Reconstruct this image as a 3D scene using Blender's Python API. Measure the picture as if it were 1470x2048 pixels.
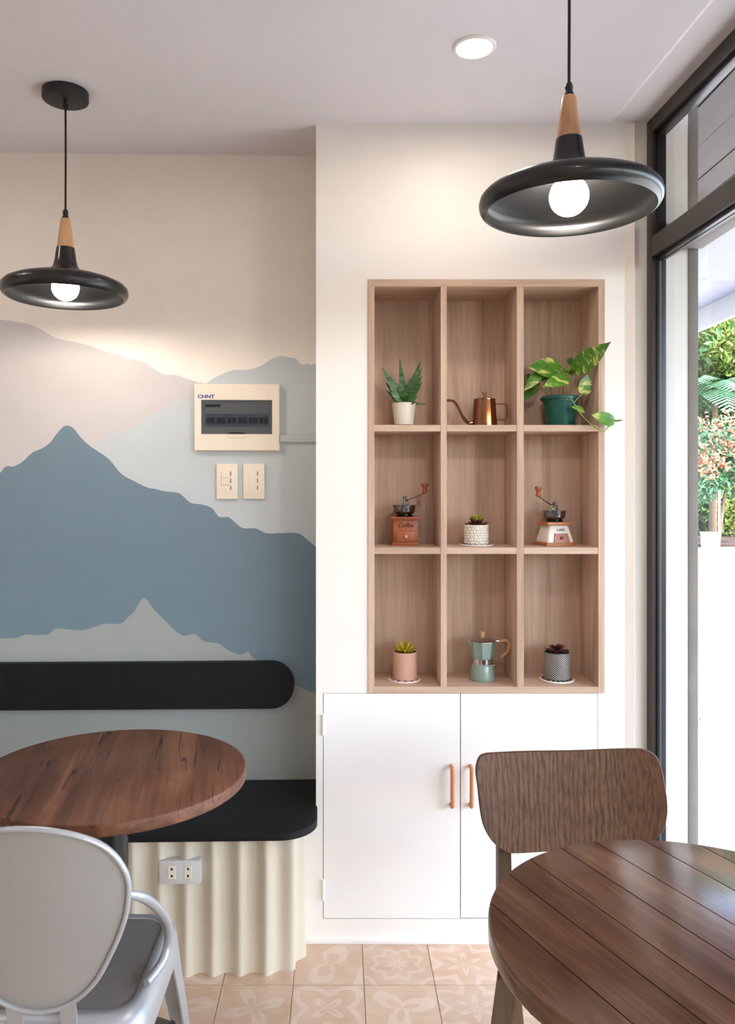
import bpy, bmesh, math, random
from mathutils import Vector, Matrix, noise
random.seed(7)
for _o in list(bpy.data.objects):
    bpy.data.objects.remove(_o)
SC = bpy.context.scene
COL = SC.collection
PI = math.pi

# ------------------------------------------------------------------ camera
F = 1600.0            # focal length in pixels of the 1470 x 2048 frame
VX, VY = 679.0, 972.0  # where lines perpendicular to the shelf wall meet
H = 1.45              # camera height
D = 1.45 * F / 912.0  # distance to the shelf wall (2.544 m)
cd = bpy.data.cameras.new('camera')
cd.sensor_fit = 'VERTICAL'; cd.sensor_height = 36.0; cd.sensor_width = 36.0
cd.lens = F / 2048 * 36.0
cd.shift_x = (735 - VX) / 2048; cd.shift_y = -(1024 - VY) / 2048
cd.clip_start = 0.02; cd.clip_end = 300
cam = bpy.data.objects.new('camera', cd); COL.objects.link(cam)
cam.location = (0, 0, H); cam.rotation_euler = (PI/2, 0, 0)
SC.camera = cam
# ------------------------------------------------------------------ sky, sun, exposure
SC.view_settings.view_transform = 'Standard'
SC.view_settings.look = 'None'
SC.view_settings.gamma = 1.0
SC.view_settings.use_curve_mapping = False
SC.view_settings.exposure = 1.32
w = bpy.data.worlds.new('sky'); SC.world = w; w.use_nodes = True
_n = w.node_tree.nodes; _l = w.node_tree.links
_sky = _n.new('ShaderNodeTexSky'); _sky.sky_type = 'NISHITA'; _sky.sun_disc = False
_sky.sun_elevation = math.radians(62); _sky.sun_rotation = math.radians(150)
_sky.air_density = 1.0; _sky.dust_density = 3.0; _sky.ozone_density = 0.6
_l.new(_sky.outputs[0], _n['Background'].inputs[0])
_n['Background'].inputs[1].default_value = 0.72
sd = bpy.data.lights.new('sun', 'SUN'); sd.energy = 4.2; sd.angle = 0.01; sd.color = (1.0, 0.97, 0.92)
sun = bpy.data.objects.new('sun', sd); COL.objects.link(sun)
sun.rotation_euler = Vector((-0.30, 0.42, -0.86)).to_track_quat('-Z', 'Y').to_euler()
sun.location = (6, -4, 12)
SC.cycles.max_bounces = 8; SC.cycles.diffuse_bounces = 5; SC.cycles.glossy_bounces = 3; SC.cycles.caustics_reflective = False
SC.cycles.adaptive_threshold = 0.04
BULB = 60.0           # emission of the pendant bulbs
SPOT = 58.0           # emission of the ceiling downlight and the added fill lamps

# ------------------------------------------------------------------ helpers
def lin(h):
    h = h.lstrip('#'); v = [int(h[i:i+2], 16)/255 for i in (0, 2, 4)]
    return tuple(c/12.92 if c <= 0.04045 else ((c+0.055)/1.055)**2.4 for c in v) + (1.0,)
def X(px, y=None): return (px - VX) / F * (D if y is None else y)
def Z(py, y=None): return H - (py - VY) / F * (D if y is None else y)
def P(px, py, y): return Vector(((px-VX)/F*y, y, H-(py-VY)/F*y))

class NT:
    def __init__(s, name):
        s.m = bpy.data.materials.new(name); s.m.use_nodes = True
        s.t = s.m.node_tree; s.b = s.t.nodes['Principled BSDF']; s.out = s.t.nodes['Material Output']
    def n(s, typ, **kw):
        x = s.t.nodes.new(typ)
        for k, v in kw.items(): setattr(x, k, v)
        return x
    def l(s, a, b): s.t.links.new(a, b)
    def math(s, op, a, b=None, c=None):
        x = s.n('ShaderNodeMath', operation=op)
        for i, v in enumerate((a, b, c)):
            if v is None: continue
            if isinstance(v, (int, float)): x.inputs[i].default_value = v
            else: s.l(v, x.inputs[i])
        return x.outputs[0]
    def mix(s, f, a, b, blend='MIX'):
        x = s.n('ShaderNodeMix', data_type='RGBA', blend_type=blend)
        for i, v in ((0, f), (6, a), (7, b)):
            if isinstance(v, (int, float)): x.inputs[i].default_value = v
            elif isinstance(v, tuple): x.inputs[i].default_value = v
            else: s.l(v, x.inputs[i])
        return x.outputs[2]
    def ramp(s, f, stops):
        x = s.n('ShaderNodeValToRGB'); e = x.color_ramp.elements
        while len(e) < len(stops): e.new(0.5)
        for i, (p, c) in enumerate(stops):
            e[i].position = p; e[i].color = c
        s.l(f, x.inputs[0]); return x.outputs[0]
    def coords(s, scale=(1, 1, 1), rot=(0, 0, 0), rnd=True):
        tc = s.n('ShaderNodeTexCoord'); mp = s.n('ShaderNodeMapping')
        mp.inputs['Scale'].default_value = scale
        src = tc.outputs['Object']
        if any(rot):
            r = s.n('ShaderNodeMapping'); r.inputs['Rotation'].default_value = rot
            s.l(src, r.inputs[0]); src = r.outputs[0]
        if rnd:
            oi = s.n('ShaderNodeObjectInfo'); a = s.n('ShaderNodeVectorMath', operation='ADD')
            m = s.math('MULTIPLY', oi.outputs['Random'], 13.7)
            cx = s.n('ShaderNodeCombineXYZ'); s.l(m, cx.inputs[0]); s.l(m, cx.inputs[1]); s.l(m, cx.inputs[2])
            s.l(src, a.inputs[0]); s.l(cx.outputs[0], a.inputs[1]); src = a.outputs[0]
        s.l(src, mp.inputs[0]); return mp.outputs[0]
    def noise(s, vec, scale, detail=4, rough=0.6, dist=0.0):
        x = s.n('ShaderNodeTexNoise'); s.l(vec, x.inputs['Vector'])
        x.inputs['Scale'].default_value = scale; x.inputs['Detail'].default_value = detail
        x.inputs['Roughness'].default_value = rough; x.inputs['Distortion'].default_value = dist
        return x.outputs[0]
    def bump(s, h, strength=0.2, dist=0.01):
        x = s.n('ShaderNodeBump'); x.inputs['Strength'].default_value = strength
        x.inputs['Distance'].default_value = dist
        s.l(h, x.inputs['Height']); s.l(x.outputs[0], s.b.inputs['Normal'])
    def col(s, c):
        if isinstance(c, tuple): s.b.inputs['Base Color'].default_value = c
        else: s.l(c, s.b.inputs['Base Color'])
    def set(s, **kw):
        for k, v in kw.items(): s.b.inputs[k.replace('_', ' ')].default_value = v
        return s

def plain(name, hexc, rough=0.5, metal=0.0, var=0.06, bump=0.0, bscale=120, spec=0.5, coat=0.0):
    t = NT(name); v = t.coords()
    c = lin(hexc); f = t.noise(v, 9, 4)
    lo = tuple(x*(1-var) for x in c[:3]) + (1,); hi = tuple(min(1, x*(1+var)) for x in c[:3]) + (1,)
    t.col(t.ramp(f, [(0.3, lo), (0.7, hi)]))
    t.set(Roughness=rough, Metallic=metal, Specular_IOR_Level=spec, Coat_Weight=coat)
    if bump: t.bump(t.noise(v, bscale, 3), bump, 0.002)
    return t.m
def glow(name, hexc, strength):
    t = NT(name); t.col(lin(hexc)); t.b.inputs['Emission Color'].default_value = lin(hexc)
    t.b.inputs['Emission Strength'].default_value = strength; return t.m
def wood(name, dark, mid, light, axis, freq=14, stretch=0.09, rough=0.45, fine=0.35, rot=(0, 0, 0), streak=0.5):
    t = NT(name)
    sc = [1, 1, 1]; sc['xyz'.index(axis)] = stretch
    v = t.coords(tuple(sc), rot)
    a = t.noise(v, freq, 5, 0.55, 0.6)
    b = t.noise(v, freq*7, 3, 0.6)
    c = t.ramp(a, [(0.28, lin(dark)), (0.5, lin(mid)), (0.74, lin(light))])
    g = t.ramp(b, [(0.3, (1-fine,)*3+(1,)), (0.65, (1, 1, 1, 1))])
    t.col(t.mix(streak, c, g, 'MULTIPLY')); t.set(Roughness=rough); t.bump(b, 0.08, 0.002)
    return t.m

MT = {}
MT['wall'] = plain('wall_paint', '#f1e8dd', 0.7, var=0.015, bump=0.05, bscale=60)
MT['white'] = plain('white_paint', '#f4f0ea', 0.45, var=0.012, bump=0.03, bscale=40)
MT['door'] = plain('door_paint', '#f5f3f0', 0.35, var=0.01)
MT['ceil'] = plain('ceiling_paint', '#e2dee2', 0.75, var=0.015)
MT['gap_shade'] = plain('gap_shade', '#2a2622', 0.9)  # dark colour stands in for shade behind the doors
for k, hx in (('mural_sky', '#f3eae0'), ('mural_a', '#cbc6c5'), ('mural_b', '#c3cace'), ('mural_d', '#708593'), ('mural_e', '#9ea4a1')):
    MT[k] = plain(k, hx, 0.62, var=0.02, bump=0.04, bscale=70)
MT['oak_v'] = wood('oak_laminate_upright', '#a88872', '#d0b39d', '#e0c7b3', 'z', 15, 0.05, 0.5)
MT['oak_h'] = wood('oak_laminate_level', '#b4977f', '#c9ac94', '#d6bda8', 'x', 15, 0.05, 0.5)
MT['black_metal'] = plain('black_metal', '#141414', 0.32, 0.0, var=0.1, coat=0.15)
MT['black_matte'] = plain('black_matte', '#121314', 0.5, var=0.1)
MT['black_leather'] = plain('black_leather', '#0c0f12', 0.62, spec=0.3, var=0.25, bump=0.35, bscale=420)
MT['cord'] = plain('black_cord', '#101010', 0.7)
MT['beech'] = wood('beech', '#b98a5f', '#cf9f72', '#dcb288', 'z', 30, 0.08, 0.45)
MT['frame'] = plain('window_frame_paint', '#37302d', 0.42, var=0.12, bump=0.05)
MT['frame_in'] = plain('window_rebate_black', '#1c1d21', 0.35, var=0.12)
MT['alu'] = plain('aluminium_bead', '#565b5f', 0.45, 0.4)
MT['cream_plastic'] = plain('cream_plastic', '#f0e4d2', 0.35, var=0.01)
MT['grey_plastic'] = plain('grey_plastic', '#d5d2cd', 0.4, var=0.01)
MT['corr'] = plain('cream_corrugated_paint', '#d5cbb7', 0.5, var=0.03, bump=0.05)
MT['trunk'] = plain('trunking_paint', '#c3c6c6', 0.55, var=0.02)
MT['tan_handle'] = plain('tan_handle', '#c58a5e', 0.4, var=0.08)
MT['silver_paint'] = plain('silver_grey_paint', '#b3b5b7', 0.34, 0.45, var=0.02)
MT['silver_panel'] = plain('silver_grey_panel', '#a3a19d', 0.45, 0.25, var=0.02)
MT['seat_dark'] = plain('grey_seat_paint', '#86827f', 0.38, 0.25, var=0.03)
MT['bulb'] = glow('bulb_glow', '#fff4e8', BULB)
MT['spot'] = glow('downlight_glow', '#ffeedd', SPOT)
MT['chrome'] = plain('chrome', '#c9c9c9', 0.12, 1.0, var=0.03)
MT['gun'] = plain('gunmetal', '#7c7e82', 0.16, 1.0, var=0.05)
MT['copper'] = plain('copper', '#96664b', 0.09, 1.0, var=0.03)
MT['terracotta_wood'] = wood('reddish_wood', '#8a4524', '#a2562f', '#b0663d', 'x', 18, 0.15, 0.35)
MT['pale_knob'] = plain('pale_wood_knob', '#d3a172', 0.4)
MT['ink'] = plain('dark_ink', '#3a2018', 0.7)
MT['ink_blue'] = plain('blue_ink', '#24398f', 0.6)
MT['ceramic'] = plain('white_ceramic', '#ece7de', 0.18, coat=0.3, var=0.01)
MT['pot_white'] = plain('white_pot', '#ebe5d8', 0.4, var=0.01)
MT['cloth'] = plain('cream_cloth', '#e9d8c1', 0.8, var=0.03)
MT['green_pot'] = plain('green_plastic_pot', '#0e5448', 0.3, var=0.06)
MT['pink'] = plain('pink_clay', '#d3a690', 0.65, var=0.03)
MT['pink_line'] = plain('pink_clay_groove', '#e9cdb8', 0.7, var=0.02)
MT['mint'] = plain('mint_enamel', '#82998f', 0.22, coat=0.5, var=0.03)
MT['black_glaze'] = plain('black_glaze', '#262a2b', 0.5)
MT['white_glaze'] = plain('white_glaze', '#e6e4de', 0.5)
MT['coaster'] = plain('coaster_white', '#eee9e2', 0.5)
MT['magenta'] = plain('magenta_glaze', '#8a2650', 0.5)
MT['navy'] = plain('navy_glaze', '#3a4260', 0.5)
MT['soil'] = plain('soil', '#3a2a20', 0.95, var=0.3)
MT['stone_pot'] = plain('stone_pot', '#d8d2c4', 0.6, var=0.04)
MT['pebble'] = plain('pebble_white', '#eae5da', 0.5, var=0.02)
MT['maroon'] = plain('maroon_leaf', '#5a2a26', 0.45, var=0.25)
MT['lime'] = plain('lime_leaf', '#94992f', 0.4, var=0.2)
MT['yellow_leaf'] = plain('yellow_green_leaf', '#b8a82e', 0.4, var=0.15)
MT['stem'] = plain('pale_green_stem', '#8d9a52', 0.5, var=0.1)
MT['ext_white'] = plain('exterior_white', '#f0efec', 0.7, var=0.02)
MT['ext_grey'] = plain('exterior_grey_plaster', '#75706b', 0.85, var=0.15, bump=0.4, bscale=50)
MT['ext_brown'] = wood('porch_timber', '#2b201c', '#382a24', '#46352d', 'y', 10, 0.06, 0.6)
MT['ext_soffit'] = plain('porch_soffit', '#8e8fa0', 0.7, var=0.02)
MT['paver'] = plain('paver', '#bdbcb9', 0.85, var=0.06, bump=0.2, bscale=30)
MT['grout'] = plain('grout', '#b89f86', 0.85, var=0.05)
MT['bark'] = plain('bark', '#6b5a48', 0.9, var=0.2)
MT['zinc'] = plain('zinc_tub', '#9aa0a2', 0.5, 0.3, var=0.1)

def leaf_green(name, a, b, rough=0.5, trans=0.25):
    t = NT(name); v = t.coords(); t.col(t.ramp(t.noise(v, 3.0, 3), [(0.3, lin(a)), (0.7, lin(b))]))
    t.set(Roughness=rough); return t.m
MT['fol1'] = leaf_green('foliage_mid', '#335c2c', '#5d8a42')
MT['fol2'] = leaf_green('foliage_dark', '#2c5230', '#4d7a40')
MT['fol3'] = leaf_green('foliage_bluish', '#2f5b40', '#5c8c60')
MT['fol4'] = leaf_green('foliage_yellowish', '#66803a', '#98a24c')
MT['bloom'] = leaf_green('coral_bloom', '#d4654e', '#e89a7a')

def aloe_mat():
    t = NT('aloe_leaf'); v = t.coords((1, 1, 1))
    wv = t.noise(t.coords((10, 10, 120)), 1.6, 2)
    t.col(t.ramp(wv, [(0.36, lin('#1d4220')), (0.52, lin('#37662f')), (0.68, lin('#608a4c'))]))
    t.set(Roughness=0.4); return t.m
MT['aloe'] = aloe_mat()
def pothos_mat(name, a, b, cream):
    t = NT(name); v = t.coords((5, 60, 20)); n = t.noise(v, 1.3, 4, 0.6, 0.8)
    t.col(t.ramp(n, [(0.35, lin(a)), (0.52, lin(b)), (0.60, lin(cream)), (0.8, lin(cream))]))
    t.set(Roughness=0.33); return t.m
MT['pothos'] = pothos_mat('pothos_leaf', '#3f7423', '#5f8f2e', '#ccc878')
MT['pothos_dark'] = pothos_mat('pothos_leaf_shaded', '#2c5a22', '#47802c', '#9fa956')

def glass_mat():
    t = NT('clear_glass'); tr = t.n('ShaderNodeBsdfTransparent'); gl = t.n('ShaderNodeBsdfGlossy')
    tr.inputs[0].default_value = (0.97, 0.985, 0.98, 1); gl.inputs['Roughness'].default_value = 0.0
    fr = t.n('ShaderNodeLayerWeight'); fr.inputs[0].default_value = 0.5; mx = t.n('ShaderNodeMixShader')
    f = t.math('ADD', 0.05, t.math('MULTIPLY', 0.95, t.math('POWER', fr.outputs['Facing'], 5.0)))   # Schlick
    t.l(f, mx.inputs[0]); t.l(tr.outputs[0], mx.inputs[1]); t.l(gl.outputs[0], mx.inputs[2])
    t.l(mx.outputs[0], t.out.inputs[0]); return t.m
MT['glass'] = glass_mat()
def smoke_mat():
    t = NT('smoked_cover'); tr = t.n('ShaderNodeBsdfTransparent'); gl = t.n('ShaderNodeBsdfPrincipled')
    tr.inputs[0].default_value = (0.66, 0.69, 0.73, 1)
    gl.inputs['Base Color'].default_value = lin('#5a6068'); gl.inputs['Roughness'].default_value = 0.25
    mx = t.n('ShaderNodeMixShader'); mx.inputs[0].default_value = 0.16
    t.l(tr.outputs[0], mx.inputs[1]); t.l(gl.outputs[0], mx.inputs[2]); t.l(mx.outputs[0], t.out.inputs[0]); return t.m
MT['smoke'] = smoke_mat()

def rustic(name, rotz, dark, mid, light, crack=0.5, rough=0.22, coat=0.3):
    t = NT(name)
    v = t.coords((1, 0.07, 1), (0, 0, rotz)); v2 = t.coords((1, 0.45, 1), (0, 0, rotz))
    a = t.noise(v, 16, 6, 0.65, 0.5); b = t.noise(v, 90, 3, 0.6); c = t.noise(v2, 9, 5, 0.65, 0.4)
    base = t.ramp(a, [(0.3, lin(dark)), (0.5, lin(mid)), (0.72, lin(light))])
    base = t.mix(0.55, base, t.ramp(c, [(0.32, (0.45, 0.42, 0.4, 1)), (0.6, (1, 1, 1, 1))]), 'MULTIPLY')
    base = t.mix(0.4, base, t.ramp(b, [(0.3, (0.55, 0.5, 0.48, 1)), (0.6, (1, 1, 1, 1))]), 'MULTIPLY')
    vc = t.coords((1, 0.05, 1), (0, 0, rotz))
    cr = t.noise(vc, 13, 3, 0.55, 0.0); cr = t.math('ABSOLUTE', t.math('SUBTRACT', cr, 0.5))
    mask = t.noise(t.coords((1, 0.6, 1), (0, 0, rotz)), 5, 2)
    cf = t.math('MULTIPLY', t.math('LESS_THAN', cr, 0.006), t.math('GREATER_THAN', mask, 1-crack))
    base = t.mix(t.math('MULTIPLY', cf, 0.8), base, lin('#1c120d'))
    t.col(base); t.set(Roughness=rough, Specular_IOR_Level=0.3, Coat_Weight=coat, Coat_Roughness=0.12); t.bump(b, 0.06, 0.001); return t.m
def ply(name, dark, mid, light):
    t = NT(name); v = t.coords((1, 1, 0.13), rnd=False)
    wv = t.n('ShaderNodeTexWave', wave_type='BANDS', bands_direction='X'); t.l(v, wv.inputs['Vector'])
    wv.inputs['Scale'].default_value = 24; wv.inputs['Distortion'].default_value = 15
    wv.inputs['Detail'].default_value = 2.5; wv.inputs['Detail Scale'].default_value = 0.55; wv.inputs['Detail Roughness'].default_value = 0.6
    f = t.noise(t.coords((1, 1, 0.03), rnd=False), 170, 3, 0.6)
    broad = t.noise(t.coords((1, 1, 0.08), rnd=False), 6, 2)
    hue = t.noise(t.coords((1, 1, 0.05), rnd=False), 3.2, 1)
    c = t.ramp(wv.outputs[0], [(0.0, lin(dark)), (0.22, lin(mid)), (0.8, lin(light))])
    c = t.mix(t.ramp(broad, [(0.4, (0, 0, 0, 1)), (0.62, (1, 1, 1, 1))]), c, lin(mid))
    c = t.mix(0.75, c, t.ramp(f, [(0.36, (0.34, 0.28, 0.24, 1)), (0.58, (1, 1, 1, 1))]), 'MULTIPLY')
    c = t.mix(0.6, c, t.ramp(hue, [(0.35, (0.92, 0.98, 0.8, 1)), (0.65, (1.0, 0.82, 0.7, 1))]), 'MULTIPLY')
    t.col(c); t.set(Roughness=0.48, Specular_IOR_Level=0.3); t.bump(f, 0.08, 0.001); return t.m
MT['table_left'] = rustic('rustic_table_laminate', -0.17, '#43261a', '#6c432d', '#8a5e41', 0.5, 0.45, 0.05)
MT['table_right'] = rustic('rustic_plank', -0.40, '#442b1f', '#664534', '#8a6751', 0.35, 0.22, 0.22)
MT['ply'] = ply('walnut_plywood', '#4a3020', '#5e3d27', '#6b4a30')
MT['chair_wood'] = wood('stained_chair_wood', '#3f2c1d', '#5a432d', '#6d543a', 'z', 22, 0.06, 0.45)

def tile_mat(i, petals, rf, amp, ph, thr):
    t = NT('patterned_tile'); tc = t.n('ShaderNodeTexCoord'); sp = t.n('ShaderNodeSeparateXYZ')
    t.l(tc.outputs['Object'], sp.inputs[0])
    x = t.math('MULTIPLY', sp.outputs[0], 9.7); y = t.math('MULTIPLY', sp.outputs[1], 9.7)
    r = t.math('SQRT', t.math('ADD', t.math('MULTIPLY', x, x), t.math('MULTIPLY', y, y)))
    th = t.math('ARCTAN2', y, x)
    pet = t.math('MULTIPLY', t.math('COSINE', t.math('ADD', t.math('MULTIPLY', th, petals), ph)), amp)
    s = t.math('SINE', t.math('ADD', t.math('MULTIPLY', r, rf), pet))
    nz = t.noise(t.coords((1, 1, 1)), 26, 4); s = t.math('ADD', s, t.math('MULTIPLY', t.math('SUBTRACT', nz, 0.5), 1.6))
    f = t.ramp(s, [(0.44+thr, (0, 0, 0, 1)), (0.60+thr, (1, 1, 1, 1))])
    oi = t.n('ShaderNodeObjectInfo')
    big = t.noise(t.coords((1, 1, 1)), 14, 4)
    base = t.ramp(big, [(0.3, lin('#cdab8d')), (0.7, lin('#dabfa5'))])
    c = t.mix(t.math('MULTIPLY', f, 0.5), base, lin('#e3d2c0'))
    tint = t.math('ADD', 0.93, t.math('MULTIPLY', oi.outputs['Random'], 0.08))
    cc = t.n('ShaderNodeCombineXYZ'); [t.l(tint, cc.inputs[k]) for k in range(3)]
    c = t.mix(1.0, c, cc.outputs[0], 'MULTIPLY')
    t.col(c); t.set(Roughness=0.32); return t.m
MT_TILES = [tile_mat(i, *a) for i, a in enumerate([(4, 9, 2.2, 0, 0), (8, 12, 1.2, 0.4, 0), (4, 5, 1.8, 1.57, 0.05), (6, 8, 2.0, 0.2, 0), (2, 5, 2.4, 0.8, 0.08), (3, 4.2, 1.5, 2.2, 0.1)])]

class M:
    """collects shapes that become ONE mesh object"""
    def __init__(s): s.bm = bmesh.new()
    def _bev(s, geom, b, seg=2):
        ed = list({e for v in geom for e in v.link_edges})
        bmesh.ops.bevel(s.bm, geom=ed, offset=b, segments=seg, profile=0.6, affect='EDGES')
    def box(s, x0, x1, y0, y1, z0, z1, bev=0.0, seg=2):
        vs = [s.bm.verts.new(p) for p in ((x0,y0,z0),(x1,y0,z0),(x1,y1,z0),(x0,y1,z0),(x0,y0,z1),(x1,y0,z1),(x1,y1,z1),(x0,y1,z1))]
        for f in ((0,3,2,1),(4,5,6,7),(0,1,5,4),(1,2,6,5),(2,3,7,6),(3,0,4,7)): s.bm.faces.new([vs[i] for i in f])
        if bev: s._bev(vs, bev, seg)
        return s
    def loft(s, rings, cap=True, closed=False):
        R = [[s.bm.verts.new(p) for p in r] for r in rings]; n = len(R[0])
        pairs = list(zip(R, R[1:])) + ([(R[-1], R[0])] if closed else [])
        for a, b in pairs:
            for i in range(n): s.bm.faces.new((a[i], a[(i+1) % n], b[(i+1) % n], b[i]))
        if cap and not closed:
            s.bm.faces.new(R[0][::-1]); s.bm.faces.new(R[-1])
        return s
    def lathe(s, prof, seg=32, c=(0, 0, 0), cap=True, closed=False):
        cx, cy, cz = c
        rings = [[(cx+r*math.cos(2*PI*k/seg), cy+r*math.sin(2*PI*k/seg), cz+z) for k in range(seg)] for r, z in prof]
        return s.loft(rings, cap, closed)
    def tube(s, pts, r, seg=10, smooth=6, flat=1.0):
        pts = [Vector(p) for p in pts]; rr = r if isinstance(r, (list, tuple)) else [r]*len(pts)
        if smooth and len(pts) > 2:
            q = []; qr = []
            for i in range(len(pts)-1):
                p0 = pts[max(i-1, 0)]; p1 = pts[i]; p2 = pts[i+1]; p3 = pts[min(i+2, len(pts)-1)]
                for k in range(smooth):
                    u = k/smooth
                    q.append(0.5*((2*p1)+(p2-p0)*u+(2*p0-5*p1+4*p2-p3)*u*u+(3*p1-p0-3*p2+p3)*u**3)); qr.append(rr[i]*(1-u)+rr[i+1]*u)
            q.append(pts[-1]); qr.append(rr[-1]); pts, rr = q, qr
        up = None; rings = []
        for i, p in enumerate(pts):
            t = (pts[min(i+1, len(pts)-1)] - pts[max(i-1, 0)]).normalized()
            if up is None: up = Vector((0, 0, 1)) if abs(t.z) < 0.9 else Vector((0, 1, 0))
            a = t.cross(up).normalized(); b = a.cross(t).normalized(); up = b
            rings.append([p + (a*math.cos(2*PI*k/seg) + b*math.sin(2*PI*k/seg)*flat)*rr[i] for k in range(seg)])
        return s.loft(rings)
    def prism(s, poly, z0, z1, axis='z', bev=0.0):
        def q(a, b, c): return {'z': (a, b, c), 'y': (a, c, b), 'x': (c, a, b)}[axis]
        A = [s.bm.verts.new(q(a, b, z0)) for a, b in poly]; B = [s.bm.verts.new(q(a, b, z1)) for a, b in poly]
        n = len(poly); s.bm.faces.new(A[::-1]); s.bm.faces.new(B)
        for i in range(n): s.bm.faces.new((A[i], A[(i+1) % n], B[(i+1) % n], B[i]))
        if bev:
            ed = [e for e in s.bm.edges if (e.verts[0] in A) == (e.verts[1] in A) and (e.verts[0] in A or e.verts[0] in B)]
            bmesh.ops.bevel(s.bm, geom=ed, offset=bev, segments=2, profile=0.6, affect='EDGES')
        return s
    def ball(s, c, rx, ry=None, rz=None, u=20, v=12):
        mt = Matrix.Translation(c) @ Matrix.Diagonal((rx, ry or rx, rz or rx, 1))
        bmesh.ops.create_uvsphere(s.bm, u_segments=u, v_segments=v, radius=1, matrix=mt); return s
    def quad(s, a, b, c, d): s.bm.faces.new([s.bm.verts.new(p) for p in (a, b, c, d)]); return s
    def mesh(s, name, mats, smooth=35):
        bmesh.ops.recalc_face_normals(s.bm, faces=s.bm.faces)
        me = bpy.data.meshes.new(name); s.bm.to_mesh(me); s.bm.free()
        for m in (mats if isinstance(mats, (list, tuple)) else [mats]): me.materials.append(MT[m] if isinstance(m, str) else m)
        if smooth:
            me.polygons.foreach_set('use_smooth', [True]*len(me.polygons)); me.set_sharp_from_angle(angle=math.radians(smooth))
        return me
    def build(s, name, mat, parent=None, smooth=35, loc=None, rot=None):
        o = bpy.data.objects.new(name, s.mesh(name, mat, smooth)); COL.objects.link(o)
        if parent: o.parent = parent
        if loc is not None: o.location = loc
        if rot is not None: o.rotation_euler = rot
        return o

def tag(o, label=None, cat=None, group=None, kind=None):
    if label: o['label'] = label
    if cat: o['category'] = cat
    if group: o['group'] = group
    if kind: o['kind'] = kind
    return o
def thing(name, label, cat, loc=(0, 0, 0), rz=0, group=None, kind=None):
    o = bpy.data.objects.new(name, None); COL.objects.link(o); o.empty_display_size = 0.05
    o.location = loc; o.rotation_euler = (0, 0, rz)
    return tag(o, label, cat, group, kind)
def struct(o, label, cat): return tag(o, label, cat, kind='structure')
def part_copy(o, parent, loc=None, rot=None, mat=None):
    c = o.copy(); COL.objects.link(c); c.parent = parent
    if loc is not None: c.location = loc
    if rot is not None: c.rotation_euler = rot
    return c
def text(s, size, mat, parent, loc, rot, depth=0.0004, name='lettering', shear=0.0, xs=1.0, bold=0.0):
    cu = bpy.data.curves.new('lettering', 'FONT'); cu.body = s; cu.size = size; cu.align_x = 'CENTER'; cu.align_y = 'CENTER'
    cu.extrude = depth; cu.shear = shear; cu.offset = bold
    t = bpy.data.objects.new('tmp', cu); COL.objects.link(t)
    dg = bpy.context.evaluated_depsgraph_get(); me = bpy.data.meshes.new_from_object(t.evaluated_get(dg))
    bpy.data.objects.remove(t); me.materials.clear(); me.materials.append(MT[mat])
    o = bpy.data.objects.new(name, me); COL.objects.link(o); o.parent = parent; o.location = loc; o.rotation_euler = rot
    o.scale = (xs, 1, 1)
    return o
def rrect(x0, x1, z0, z1, r, n=6):
    out = []
    for cx, cz, a in ((x1-r, z0+r, -PI/2), (x1-r, z1-r, 0), (x0+r, z1-r, PI/2), (x0+r, z0+r, PI)):
        out += [(cx+r*math.cos(a+k*PI/2/n), cz+r*math.sin(a+k*PI/2/n)) for k in range(n+1)]
    return out

# ================================================================== THE ROOM
CZ = Z(250)                       # ceiling height 2.598
FX0, FX1 = X(632), X(1268)        # shelf wall, left and right edge
# mural wall: its plane turns 1.6 degrees so that its left end comes nearer
MA = math.radians(1.5)
MPX, MPY = FX0, 2.782             # pivot at the corner with the shelf wall
MU = Vector((math.cos(MA), math.sin(MA), 0)); MN = Vector((math.sin(MA), -math.cos(MA), 0))
def mural(px, py):
    """local (u, z) on the mural wall of a point of the photograph"""
    d = Vector(((px-VX)/F, 1, -(py-VY)/F))
    q = Vector((MPX, MPY, 0)); t = q.dot(MN)/d.dot(MN); p = d*t
    return (p - q).dot(MU), H + p.z
def on_mural(name, label, cat, group=None):
    return thing(name, label, cat, (MPX, MPY, 0), MA, group)

# --- floor: grout bed and separate patterned tiles
fl = M().box(-3.6, 1.02, -2.6, 2.9, -0.06, -0.004).build('floor', 'grout')
struct(fl, 'beige floor of patterned square tiles', 'floor')
S = 0.206; GX, GY = -0.135, 2.3246
tiles = []
for k in range(6):
    tiles.append(M().box(-S/2+0.0011, S/2-0.0011, -S/2+0.0011, S/2-0.0011, -0.008, 0, 0.0008, 1).mesh('tile', MT_TILES[k]))
PAT = {(0, 0): 0, (1, 0): 5, (2, 0): 3, (-1, 0): 2, (-2, 0): 5, (0, 1): 4, (1, 1): 1, (2, 1): 3, (-1, 1): 2, (3, 0): 1, (-3, 0): 3}
for i in range(-9, 5):
    for j in range(-10, 2):
        cx, cy = GX + (i+0.5)*S, GY + (j-0.5)*S
        if cx > 0.95 or (cy > 2.45 and cx < -0.2): continue
        o = bpy.data.objects.new('tile', tiles[PAT.get((i, j), random.randrange(6))]); COL.objects.link(o)
        o.parent = fl; o.location = (cx, cy, 0); o.rotation_euler = (0, 0, 0)
# --- ceiling with a slightly lower strip along the window
WD = Vector((0.0356, -1, 0)).normalized()      # along the window wall, towards the camera
rx = X(1216)
def wl(px0, y): return px0 + 0.0356*(D - y)
m = M(); m.loft([[(-3.7, y, CZ), (wl(rx, y), y, CZ), (wl(rx, y)+0.016, y, CZ+0.010), (wl(1.03, y), y, CZ+0.010), (wl(1.03, y), y, CZ+0.09), (-3.7, y, CZ+0.09)] for y in (2.95, -2.7)])
ce = m.build('ceiling', 'ceil', smooth=0); struct(ce, 'pale grey painted ceiling', 'ceiling')
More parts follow.
